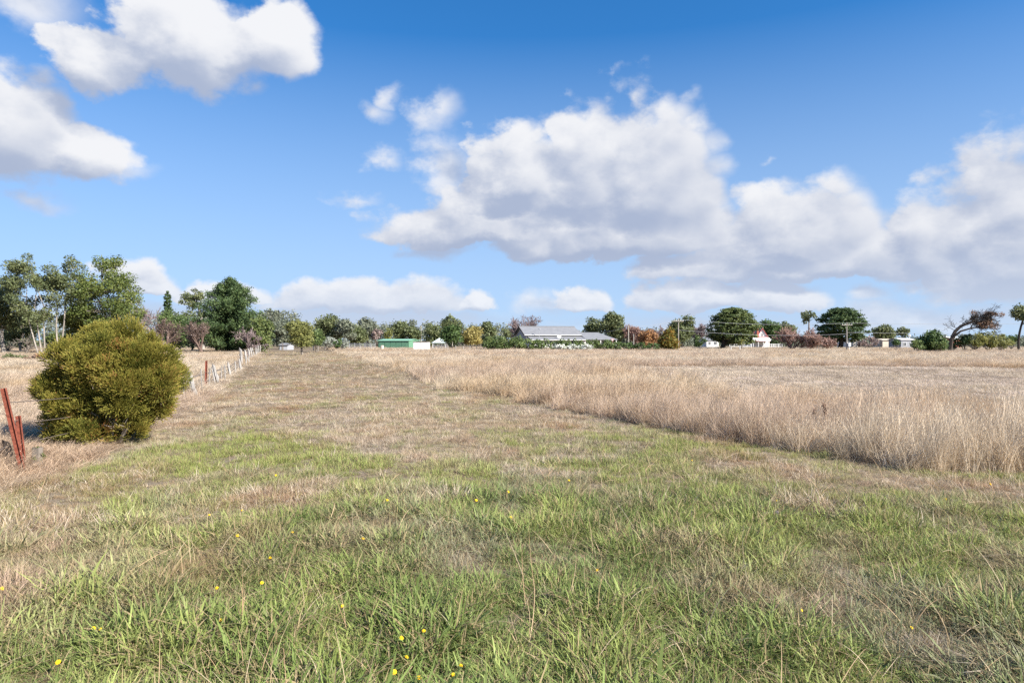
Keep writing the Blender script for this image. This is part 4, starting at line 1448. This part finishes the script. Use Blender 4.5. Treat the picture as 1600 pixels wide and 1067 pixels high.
def shed(name, label, cat, px0, px1, py_eave, py_ridge, d, depth, wall, roof, rz=0.0, front='eave', door=None, wins=(), extra=None, over=0.2):
    """a gabled building: front 'eave' turns a long side to the camera, 'gable' its end"""
    x0, x1 = X(px0, d), X(px1, d)
    r = empty(name, (x0, d, tz(x0, d)), rz)
    tag(r, label, cat)
    w = (x1 - x0) / max(0.5, math.cos(rz))
    ze, zr = Z(py_eave, d), Z(py_ridge, d)
    MB().box(0, w, 0, depth, -0.1, ze).build('wall', wall, r)
    rf, g = MB(), MB()
    if front == 'eave':
        ym = depth / 2
        quad_roof(rf, [(-over, -over, ze), (w + over, -over, ze), (w + over, ym, zr), (-over, ym, zr)])
        quad_roof(rf, [(-over, ym + 0.003, zr), (w + over, ym + 0.003, zr), (w + over, depth + over, ze), (-over, depth + over, ze)])
        gable_end(g, 0.01, 0.02, depth - 0.02, ym, ze - 0.02, zr - 0.1)
        g2 = MB()
        gable_end(g2, w - 0.13, 0.02, depth - 0.02, ym, ze - 0.02, zr - 0.1)
    else:
        xm = w / 2
        quad_roof(rf, [(-over, -over, ze), (xm, -over, zr), (xm, depth + over, zr), (-over, depth + over, ze)])
        quad_roof(rf, [(xm + 0.003, -over, zr), (w + over, -over, ze), (w + over, depth + over, ze), (xm + 0.003, depth + over, zr)])
        gable_end(g, 0.01, 0.02, w - 0.02, xm, ze - 0.02, zr - 0.1, axis='y')
        g2 = MB()
        gable_end(g2, depth - 0.13, 0.02, w - 0.02, xm, ze - 0.02, zr - 0.1, axis='y')
    rf.build('roof', roof, r)
    g.build('gable_wall', wall, r)
    g2.build('gable_wall', wall, r)
    for (a, c, z0, z1) in wins:
        window(r, a * w, c * w, 0.0, z0, z1)
    if door:
        dd = MB().box(door[0] * w, door[1] * w, -0.06, -0.003, 0, door[2]).build('door', door[3], r)
        MB().box(door[1] * w - 0.18, door[1] * w - 0.12, -0.10, -0.061, door[2] * 0.45, door[2] * 0.52).build('handle', STEELGREY, dd)
    return r, w, ze, zr


def buildings():
    main_house()
    # green farm shed with roller door face and lit end
    r, w, ze, zr = shed('farm_shed', 'green steel farm shed with pale green roof beyond the paddock', 'shed', 591, 641, 531.5, 529, 150, 5.5, GREENSTEEL, GREENROOF, math.radians(-16), wins=())
    for k in range(5):
        MB().box(0.25 + k * (w - 0.6) / 5, 0.25 + k * (w - 0.6) / 5 + (w - 1.2) / 5, -0.05, -0.003, 0, ze - 0.25).build('wall_panel', GREENSTEEL, r)
    r, w, ze, zr = shed('garden_shed', 'small white box shed with dark flat roof standing in the paddock', 'shed', 645.5, 669, 534.2, 533.6, 118, 2.6, WHITE, BARK_GREY, over=0.06)
    for k in range(4):
        MB().box(0.06 + k * (w - 0.08) / 4, (k + 1) * (w - 0.08) / 4, -0.03, -0.003, 0.05, ze - 0.15).build('wall_panel', WHITE, r)
    # pavilion: open sides, hipped pale roof on posts
    d = 150.0
    x0 = X(674, d)
    r = empty('pavilion', (x0, d, tz(x0, d)))
    tag(r, 'open pavilion with pale green hipped roof beside the blue green tree', 'pavilion')
    w = X(698, d) - x0
    zt, ze = Z(527.5, d), Z(535, d)
    b = MB()
    b.hexa([(0, 0, ze), (w, 0, ze), (w, w, ze), (0, w, ze), (w * 0.46, w * 0.46, zt), (w * 0.54, w * 0.46, zt), (w * 0.54, w * 0.54, zt), (w * 0.46, w * 0.54, zt)])
    b.build('roof', IRON_LIGHT, r)
    for (a, c) in ((0.08, 0.08), (0.92, 0.08), (0.08, 0.92), (0.92, 0.92)):
        MB().box(a * w - 0.06, a * w + 0.06, c * w - 0.06, c * w + 0.06, 0, ze - 0.004).build('post', WHITE, r)
    # steep white house with red trim
    d = 172.0
    x0 = X(1172, d)
    r = empty('cottage', (x0, d, tz(x0, d)))
    tag(r, 'steep white cottage with red trim and tall red chimney', 'house')
    k = d / FPX
    W = 33 * k
    MB().box(0.4, W - 0.4, 0, 7, 0, 2.0).build('wall', WHITE, r)
    v = MB()
    quad_roof(v, [(0, -2.0, Z(532, d)), (W, -2.0, Z(532, d)), (W - 0.7, 0.2, Z(526, d)), (0.7, 0.2, Z(526, d))])
    vr = v.build('verandah_roof', WHITE, r)
    MB().box(0.7, W - 0.7, 0.1, 0.22, Z(526.2, d), Z(525.2, d)).build('trim', RED, vr)
    MB().box(0, W, -2.09, -2.0, Z(532.8, d), Z(532, d) - 0.004).build('trim', RED, vr)
    for i in range(5):
        xx = 0.15 + (W - 0.3) * i / 4
        MB().box(xx - 0.06, xx + 0.06, -1.95, -1.83, 0, Z(532.4, d) - 0.1).build('verandah_post', WHITE, r)
    zb, za = Z(526, d), Z(512.5, d)
    for (c, hw, za_, zb_, y) in ((19.5, 8.5, za, zb, 0.3), (6.5, 4.5, Z(517.5, d), zb, 0.25)):
        g = MB()
        gable_end(g, y, (c - hw) * k, (c + hw) * k, c * k, zb_, za_, 0.2, axis='y')
        gw = g.build('gable_wall', WHITE, r)
        t = MB()
        for s in (-1, 1):
            x_e, x_m = (c + s * (hw + 0.9)) * k, c * k
            p = [(x_e, y - 0.15, zb_ - 0.1), (x_m, y - 0.15, za_ + 0.15), (x_m, y + 4.5, za_ + 0.15), (x_e, y + 4.5, zb_ - 0.1)]
            if s == 1:
                p = [p[1], p[0], p[3], p[2]]
                p = [(q[0] + 0.003, q[1], q[2]) for q in p]
            quad_roof(t, p, 0.2)
        t.build('roof', IRON, gw)
        t = MB()
        for s in (-1, 1):
            x_e, x_m = (c + s * (hw + 0.9)) * k, c * k
            p = [(x_e, y - 0.28, zb_ - 0.1), (x_m, y - 0.28, za_ + 0.15), (x_m, y - 0.153, za_ + 0.15), (x_e, y - 0.153, zb_ - 0.1)]
            if s == 1:
                p = [p[1], p[0], p[3], p[2]]
                p = [(q[0] + 0.003, q[1], q[2]) for q in p]
            quad_roof(t, p, 0.24)
        t.build('bargeboard', RED, gw)
        window(r, (c - 1.6) * k, (c + 1.6) * k, y, zb_ + 0.15, zb_ + 0.95)
    ch = MB()
    ch.box(10.2 * k, 13.0 * k, -0.35, 0.1, 1.9, Z(510.8, d))
    ch.box(9.9 * k, 13.3 * k, -0.42, 0.17, Z(510.8, d), Z(510.0, d))
    ch.build('chimney', BRICK, r)
    # low houses and sheds along the road
    shed('cottage', 'low white-walled house with grey roof left of the huge cypress', 'house', 1104, 1123, 531, 526.5, 176, 7, WHITE, IRON, wins=((0.15, 0.35, 0.8, 1.6), (0.6, 0.85, 0.8, 1.6)))
    shed('cottage', 'small cream house with pointed gable behind the pole', 'house', 1332, 1346, 533, 527, 170, 6, CREAM, WHITE, front='gable', wins=((0.35, 0.65, 0.9, 1.8),))
    shed('outbuilding', 'white lean building joined to the small cream gable house', 'shed', 1323, 1332, 532, 530, 171, 5, WHITE, IRON)
    shed('farm_shed', 'cream shed with pale roof left of the small conifer bush', 'shed', 1379, 1396, 530.5, 528.5, 160, 5, CREAM, CREAM, wins=())
    r, w, ze, zr = shed('farm_shed', 'grey-blue shed with white round vent right of the small conifer bush', 'shed', 1408, 1428, 530.5, 528, 150, 5, GREYWALL, WHITE, wins=((0.15, 0.4, 0.6, 1.4),))
    v = MB()
    v.tube([(w * 0.85, 1.0, ze), (w * 0.85, 1.0, zr + 0.3)], 0.05, 6)
    v.tube([(w * 0.85, 1.0, zr + 0.25), (w * 0.85, 1.0, zr + 0.4), (w * 0.85, 1.0, zr + 0.65), (w * 0.85, 1.0, zr + 0.75)], [0.12, 0.24, 0.24, 0.1], 6)
    v.build('vent', WHITE, r)
    shed('brick_house', 'small brick house with white roof behind the leaning tree', 'house', 1488, 1502, 528.5, 525, 160, 6, BRICK, WHITE, wins=((0.3, 0.6, 0.8, 1.7),))
    shed('outbuilding', 'small pale grey shed half hidden behind the grey green gum', 'shed', 437, 449, 538, 535, 138, 4, GREYWALL, IRON, door=(0.3, 0.5, 1.3, BARK_GREY))


def pole(label, px, top, d, r=0.14, arm=True, armpx=None, name='power_pole'):
    r = r * 0.8
    x = X(px, d)
    o = empty(name, (x, d, tz(x, d)), rng.normal(0, 0.3))
    tag(o, label, 'pole')
    h = Z(top, d)
    MB().tube([(0, 0, -0.3), (0, 0, h * 0.5), (0, 0, h)], [r, r * 0.88, r * 0.74], 6).build('pole_shaft', POLE, o)
    if arm:
        a = MB().box(-0.95, 0.95, -r - 0.10, -r * 0.7, h - 0.55, h - 0.43).build('cross_arm', POLE, o)
        for s in (-0.85, -0.35, 0.35, 0.85):
            MB().tube([(s, -r - 0.03, h - 0.43), (s, -r - 0.03, h - 0.36), (s, -r - 0.03, h - 0.27)], [0.03, 0.06, 0.035], 6).build('insulator', WHITE, a)
    return Vector((x, d, h - 0.3))


def cable(label, a, b, sag, r=0.022):
    a, b = np.array(a), np.array(b)
    t = np.linspace(0, 1, 15)[:, None]
    p = a + (b - a) * t
    p[:, 2] -= sag * 4 * (t * (1 - t))[:, 0]
    o = MB().tube(p - a, r, 4).build('power_line', CABLE)
    o.location = a
    tag(o, label, 'cable', 'overhead power lines')


def poles():
    pole('plain grey timber pole behind the small white box shed', 658, 508, 170, 0.13, False)
    A = pole('grey timber pole right of the tall full gum', 982, 507, 125, 0.13, False)
    pole('short pale timber pole inside the low hedge', 990, 521, 121, 0.14, False)
    B = pole('tall power pole with cross arm behind the cone-shaped autumn tree', 1060, 497, 128)
    C = pole('tall power pole with cross arm in front of the domed cypress', 1323, 503, 126)
    pole('thin far pole left of the cream shed', 1358, 520, 165, 0.09, False)
    E = Vector((X(1900, 122), 122, 5.6))
    cable('service cable running from the grey pole down to the house', A, (X(940, 147), 147, Z(519, 147)), 0.15)
    cable('power line between the grey pole and the tall pole by the autumn tree', A, B, 0.35)
    for off, lab in ((0.7, 'upper power line between the two poles with cross arms'), (-1.3, 'lower power line between the two poles with cross arms')):
        cable(lab, (B.x, B.y, B.z + off - 0.55), (C.x, C.y, C.z + off - 0.55), 0.6)
    for off, lab in ((0.15, 'upper power line leaving the second pole past the photo edge'), (-1.6, 'lower power line leaving the second pole past the photo edge')):
        cable(lab, (C.x, C.y, C.z + off), (E.x, E.y, E.z + off), 0.5)
    # meter box at the foot of the second pole
    bx = empty('meter_box', (C.x + 0.35, C.y - 0.3, 0))
    tag(bx, 'white service box at the foot of the pole before the domed cypress', 'box')
    MB().box(-0.22, 0.22, -0.15, 0.15, 0.75, 1.45).build('cabinet', WHITE, bx)
    MB().box(-0.05, 0.05, -0.05, 0.05, -0.1, 0.746).build('post', WHITE, bx)
    # give way sign on its post
    d = 132.0
    s = empty('road_sign', (X(957, d), d, 0), math.radians(8))
    tag(s, 'inverted triangle white road sign with red border near the house', 'sign')
    z0, z1, h = Z(534, d), Z(529, d), 0.36
    b = MB()
    b.add([(-h, 0, z1), (0, 0, z1), (0, 0, z0), (-h / 2, 0, (z0 + z1) / 2), (h, 0, z1), (h / 2, 0, (z0 + z1) / 2)], [(0, 3, 2, 1), (1, 2, 5, 4)])
    b.add([(-h, 0.02, z1), (0, 0.02, z1), (0, 0.02, z0), (-h / 2, 0.02, (z0 + z1) / 2), (h, 0.02, z1), (h / 2, 0.02, (z0 + z1) / 2)], [(0, 1, 2, 3), (1, 4, 5, 2)])
    plate = b.build('border', RED, s)
    q, zc = 0.62, z0 + (z1 - z0) * 0.66
    b = MB()
    v = np.array([(-h, -0.006, z1), (0, -0.006, z1), (0, -0.006, z0), (-h / 2, -0.006, (z0 + z1) / 2), (h, -0.006, z1), (h / 2, -0.006, (z0 + z1) / 2)])
    v[:, 0] *= q
    v[:, 2] = zc + (v[:, 2] - zc) * q
    b.add(v, [(0, 3, 2, 1), (1, 2, 5, 4)])
    b.build('face', WHITE, plate)
    MB().tube([(0, 0.05, -0.2), (0, 0.05, z1)], 0.03, 6).build('post', STEELGREY, s)


def split_post(parent, base, top, w, name='post', mat=TIMBER):
    """an old split-timber post: uneven section, slanted weathered head"""
    base, top = np.array(base, float), np.array(top, float)
    n = 7
    t = np.linspace(0, 1, n)[:, None]
    p = base + (top - base) * t + rng.normal(0, w * 0.05, (n, 3))
    b = MB()
    b.tube(p, w * 0.5 * (1 - 0.12 * t[:, 0] + 0.10 * rng.normal(size=n)), 6)
    v = b.V[0]
    v += rng.normal(0, w * 0.06, v.shape)
    v[-6:, 2] += np.array([0.0, 0.02, 0.05, 0.03, -0.02, -0.03]) * w * 12
    return b.build(name, mat, parent)


def star_picket(parent, base, top, w=0.05):
    base, top = np.array(base, float), np.array(top, float)
    ax = top - base
    ax /= np.linalg.norm(ax)
    u = np.cross(ax, [0, 1.0, 0])
    u /= np.linalg.norm(u)
    f = np.cross(u, ax)
    b = MB()
    t = w * 0.09
    for k in range(3):
        a = math.radians(90 + 120 * k)
        e = u * math.cos(a) + f * math.sin(a)
        s = np.cross(ax, e) * t
        e0 = e * t * 0.7
        ring = [base + e0 - s, base + e * w * 0.62 - s, base + e * w * 0.62 + s, base + e0 + s]
        b.hexa(np.concatenate([ring, np.array(ring) + (top - base)]))
    return b.build('star_picket', RUST_STEEL, parent)


def fences():
    fx = empty('wire_fence', (-9.65, 21.0, 0))
    tag(fx, 'old leaning wire fence of grey split posts and rusty pickets along the mown strip', 'fence')
    o = np.array([-9.65, 21.0, 0.0])

    def at(px, py, d):
        return np.array([X(px, d), d, Z(py, d)]) - o
    rows = [  # base column, base row, top column, top row, width in metres
        (289.5, 621, 285, 592, 0.035), (309, 617, 295.5, 580, 0.15), (303, 615, 293, 579, 0.09), (316.5, 613, 314, 576, 0.04), (325.5, 604, 328.5, 575, 0.05),
        (343.5, 598, 333.5, 570, 0.15), (338, 599, 331, 573, 0.06), (346, 592, 346, 571, 0.05), (362, 588, 356, 566, 0.13), (357, 586, 350, 571, 0.07),
        (378, 578, 374, 561, 0.17), (384.5, 570, 384, 557, 0.14),
        (298, 612, 296, 586, 0.04), (352, 592, 351, 570, 0.06), (369, 583, 367, 564, 0.07), (389.5, 568, 388, 556, 0.12)]
    tops = []
    for (bx, by, tx, ty, w) in rows:
        d = ground_d(by)
        base, top = at(bx, by, d), at(tx, ty, d)
        base[2] = -0.25
        split_post(fx, base, top, w * 0.8)
        tops.append((d, top))
    y = 48.0
    while y < 132:
        x = float(fence_x(np.array([y]))[0])
        h = 1.05 + rng.normal(0, 0.08)
        ln = rng.normal(-0.05, 0.12)
        base, top = np.array([x, y, -0.2]) - o, np.array([x + ln, y + rng.normal(0, 0.05), h]) - o
        split_post(fx, base, top, rng.uniform(0.13, 0.19))
        tops.append((y, top))
        y += rng.uniform(5.0, 7.5)
    # rusty pickets: two crossed ones near the camera, one beside the split posts
    star_picket(fx, at(44, 748, 8.4) * np.array([1, 1, 0]) + np.array([0, 0, -0.2]), at(6, 606, 8.3), 0.062)
    star_picket(fx, at(42, 735, 8.6) * np.array([1, 1, 0]) + np.array([0, 0, -0.2]), at(29, 649, 8.6), 0.058)
    d = ground_d(606)
    star_picket(fx, at(321.5, 606, d) * np.array([1, 1, 0]) + np.array([0, 0, -0.2]), at(322.8, 563, d), 0.075)
    # wires from post to post
    p1 = at(6, 606, 8.3)
    p2 = at(29, 649, 8.6)
    first = tops[1][1]
    chain = [np.array([-5.2, 5.0, 0.7]) - o, p1 - np.array([0, 0, 0.12]), first - np.array([0, 0, 0.06])] + [t for (dd, t) in tops if dd > 22 and t[2] > 0.5][::2]
    for lv, sg in ((0.06, 0.12), (0.34, 0.15), (0.6, 0.12)):
        for a, b in zip(chain[:-1], chain[1:]):
            t = np.linspace(0, 1, 7)[:, None]
            p = a + (b - a) * t
            p[:, 2] -= sg * 4 * (t * (1 - t))[:, 0] + lv
            p[:, 2] = np.maximum(p[:, 2], 0.08)
            MB().tube(p, 0.005 if a[1] < 4 else 0.010, 4).build('wire', WIRE, fx)
    t = np.linspace(0, 1, 8)[:, None]
    p = (p1 - np.array([0, 0, 0.3])) + (p2 - np.array([0, 0, 0.05]) - p1 + np.array([0, 0, 0.3])) * t
    p[:, 2] -= 0.05 * (t * (1 - t))[:, 0] * 4
    MB().tube(p, 0.004, 4).build('wire', WIRE, fx)

    st = empty('burnt_stump', (X(14, 8.7), 8.7, 0))
    tag(st, 'charred stump of an old post in the grass by the crossed rusty pickets', 'stump')
    split_post(st, (0.02, 0, -0.1), (-0.03, 0, 0.36), 0.10, 'stump_body', CHAR)
    split_post(st, (0.05, 0.05, 0.0), (0.09, 0.05, 0.20), 0.05, 'splinter', CHAR)

    # pale post fence across the far end of the strip
    d = 128.0
    f2 = empty('post_fence', (X(490, d), d, 0))
    tag(f2, 'low fence of pale posts across the far end of the strip', 'fence')
    xs = [490, 508, 527, 545, 563, 580]
    for px in xs:
        split_post(f2, (X(px, d) - X(490, d), 0, -0.1), (X(px, d) - X(490, d) + rng.normal(0, 0.03), 0, 0.95), 0.17, mat=TIMBER)
    for z in (0.35, 0.6, 0.85):
        MB().tube([(0, 0, z), (X(580, d) - X(490, d), 0, z)], 0.012, 4).build('wire', WIRE, f2)
    d = 122.0
    f3 = empty('post_fence', (X(700, d), d, 0))
    tag(f3, 'low fence of brown posts in front of the golden tree', 'fence')
    for px in (700, 712, 724, 734, 745, 756):
        split_post(f3, (X(px, d) - X(700, d), 0, -0.1), (X(px, d) - X(700, d), 0, 0.9 + rng.normal(0, 0.1)), 0.15, mat=TIMBER)
    for z in (0.3, 0.55, 0.8):
        MB().tube([(0, 0, z), (X(756, d) - X(700, d), 0, z)], 0.02, 4).build('rail', BARK_DARK, f3)
    # steel mesh yard fence
    d = 142.0
    f4 = empty('mesh_fence', (X(546, d), d, 0))
    tag(f4, 'grey steel mesh yard fence left of the green shed', 'fence')
    W = X(586, d) - X(546, d)
    b = MB()
    for k in range(46):
        b.tube([(W * k / 45, 0, 0.1), (W * k / 45, 0, 1.22)], 0.014, 4)
    b.build('mesh_panel', STEELGREY, f4)
    for k in range(6):
        MB().tube([(W * k / 5, 0.06, -0.1), (W * k / 5, 0.06, 1.35)], 0.05, 6).build('post', STEELGREY, f4)
    for z in (0.12, 1.2):
        MB().tube([(0, -0.03, z), (W, -0.03, z)], 0.025, 4).build('rail', STEELGREY, f4)
    # farm gate under the pavilion roof
    d = 132.0
    g = empty('farm_gate', (X(678, d), d, 0))
    tag(g, 'grey steel farm gate below the pavilion roof', 'gate')
    W = X(697, d) - X(678, d)
    for z in (0.25, 0.45, 0.65, 0.85, 1.05):
        MB().tube([(0.05, 0, z), (W - 0.05, 0, z)], 0.02, 4).build('gate_bar', STEELGREY, g)
    for x in (0.03, W * 0.33, W * 0.66, W - 0.03):
        MB().tube([(x, 0.03, 0.2), (x, 0.03, 1.1)], 0.025, 4).build('upright', STEELGREY, g)
    for x in (-0.12, W + 0.12):
        split_post(g, (x, 0, -0.1), (x, 0, 1.3), 0.16, 'gate_post')
    # white rail fences by the cottage
    for (pa, pb, lab) in ((1140, 1174, 'white rail fence under the huge rounded cypress'), (1194, 1222, 'white rail fence right of the red-trimmed cottage')):
        d = 150.0
        f = empty('rail_fence', (X(pa, d), d, 0))
        tag(f, lab, 'fence')
        W = X(pb, d) - X(pa, d)
        n = 5
        for k in range(n + 1):
            MB().box(W * k / n - 0.06, W * k / n + 0.06, -0.06, 0.06, -0.1, 1.15).build('post', WHITE, f)
        for z in (0.5, 0.95):
            MB().box(0, W, -0.10, -0.063, z, z + 0.13).build('rail', WHITE, f)
    for (px, d, h, lab) in ((1142, 122, 0.85, 'short white marker post left of a slightly taller one in the far paddock'), (1156, 122, 1.0, 'slightly taller white marker post beside the short one in the far paddock'),
                            (1277, 112, 0.7, 'thin pale stake in front of the wide pink shrub'), (1375, 118, 0.8, 'thin pale stake in front of the cream shed'), (497, 117, 0.9, 'pale stake right of the crooked yellow-green tree')):
        p = split_post(None, (0, 0, -0.1), (0.02, 0, h), 0.16 if 'white' in lab else 0.09, 'marker_post', WHITE if 'white' in lab else TIMBER)
        p.location = (X(px, d), d, tz(X(px, d), d))
        tag(p, lab, 'post')
    # cream drum beside the green shed
    d = 122.0
    o2 = empty('drum', (X(597, d), d, 0))
    tag(o2, 'cream coloured drum on end in front of the green shed', 'drum')
    z = [0.0, 0.02, 0.30, 0.31, 0.34, 0.35, 0.62, 0.63, 0.66, 0.67, 0.93, 0.95]
    rr = [0.27, 0.29, 0.29, 0.305, 0.305, 0.29, 0.29, 0.305, 0.305, 0.29, 0.29, 0.27]
    MB().tube([(0, 0, q) for q in z], rr, 12, cap=False).build('drum_body', CREAM, o2)
    MB().tube([(0, 0, 0.90), (0, 0, 0.93)], [0.26, 0.26], 6).build('lid', CREAM, o2)


def small_plants():
    ym, N = new_mat('yellow_petal')
    finish(N, principled(N, (0.80, 0.52, 0.02), 0.6, 0.2))
    sm, N = new_mat('flower_stem')
    finish(N, principled(N, (0.16, 0.17, 0.06), 0.6, 0.2))
    hb = MB()
    for ring, (n, r0, r1, z0, z1) in enumerate(((14, 0.003, 0.021, 0.006, 0.004), (12, 0.002, 0.017, 0.009, 0.010), (8, 0.001, 0.010, 0.011, 0.014))):
        for i in range(n):
            a = 2 * math.pi * (i + 0.37 * ring) / n
            c, s = math.cos(a), math.sin(a)
            w = r1 * math.pi / n * 0.95
            hb.add([(c * r0, s * r0, z0), (c * r1 * 0.7 + s * w, s * r1 * 0.7 - c * w, z1), (c * r1, s * r1, z1 + 0.001), (c * r1 * 0.7 - s * w, s * r1 * 0.7 + c * w, z1)], [(0, 1, 2, 3)])
    hb.tube([(0, 0, -0.012), (0, 0, -0.004), (0, 0, 0.006)], [0.003, 0.007, 0.006], 6)
    head0 = hb.build('flower_head', ym, parent=False)
    stem0 = MB().tube([(0, 0, -0.28), (0.012, 0.0, -0.14), (0, 0, -0.012)], [0.0022, 0.002, 0.0018], 4).build('stem', sm, parent=False)
    spots = [(146, 981), (157, 982), (91, 1034), (3, 919), (327, 804), (378, 797), (371, 836), (457, 831), (422, 871), (409, 910), (339, 918),
             (345, 968), (431, 742), (744, 781), (798, 808), (567, 841), (933, 890), (535, 946), (662, 985), (635, 1026), (616, 1049), (655, 1058),
             (708, 1053), (720, 1039), (627, 996), (794, 768), (605, 781), (889, 750), (1252, 953), (1424, 980), (1214, 782), (1478, 779),
             (1081, 719), (1474, 709), (1547, 756)]
    ORD = ('first second third fourth fifth sixth seventh eighth ninth tenth eleventh twelfth thirteenth fourteenth fifteenth sixteenth '
           'seventeenth eighteenth nineteenth twentieth twenty-first twenty-second twenty-third twenty-fourth twenty-fifth twenty-sixth '
           'twenty-seventh twenty-eighth twenty-ninth thirtieth thirty-first thirty-second thirty-third thirty-fourth thirty-fifth').split()
    spots.sort()
    for i, (px, py) in enumerate(spots):
        zz = 0.14
        d = (EYE - zz) * FPX / (py - HY)
        o = empty('dandelion', (X(px, d), d, zz))
        o.rotation_euler = (0.5 + rng.normal(0, 0.2), rng.normal(0, 0.25), rng.random() * 0.6)
        s = rng.uniform(0.42, 0.68) * (1.0 if d < 4.5 else 1.1)
        o.scale = (s, s, s)
        tag(o, 'small yellow daisy-like flower in the grass, %s of them counting from the rusty-picket side' % ORD[i], 'flower', 'yellow flowers scattered in the front grass')
        for src in (head0, stem0):
            c = src.copy()
            COL.objects.link(c)
            c.parent = o
    # dried seed plant sticking out of the tall grass
    d = 10.6
    x = X(1281, d)
    r = empty('seed_plant', (x, d, 0))
    tag(r, 'dried brown seed plant standing up in the tall straw grass', 'plant')
    b = MB()
    for (px, py) in ((1273, 643), (1286, 634), (1289, 641)):
        e = np.array([X(px, d) - x, rng.normal(0, 0.03), Z(py, d)])
        b.tube([(0, 0, 0), e * np.array([0.35, 0.5, 0.6]), e], [0.005, 0.004, 0.003], 4)
        h = MB()
        n = 40
        h.cards(e + rng.normal(0, 1, (n, 3)) * np.array([0.014, 0.014, 0.024]), 0.012, 0.014, rng.normal(size=(n, 3)), rng.random(n))
        h.build('seed_head', L['brown'], r)
    b.build('stalk', TWIG_BROWN, r)
    # old lump of dead wood in the grass
    d = 5.95
    x = X(1216, d)
    r = empty('dead_wood', (x, d, 0.05), 0.5)
    tag(r, 'small grey lump of dead wood lying in the grass', 'wood')
    split_post(r, (-0.07, 0, 0.0), (0.08, 0.01, 0.03), 0.085, 'log', BARK_GREY)
    split_post(r, (-0.05, 0.01, 0.035), (0.0, 0.02, 0.10), 0.05, 'broken_branch', BARK_GREY)


buildings()
poles()
fences()
small_plants()
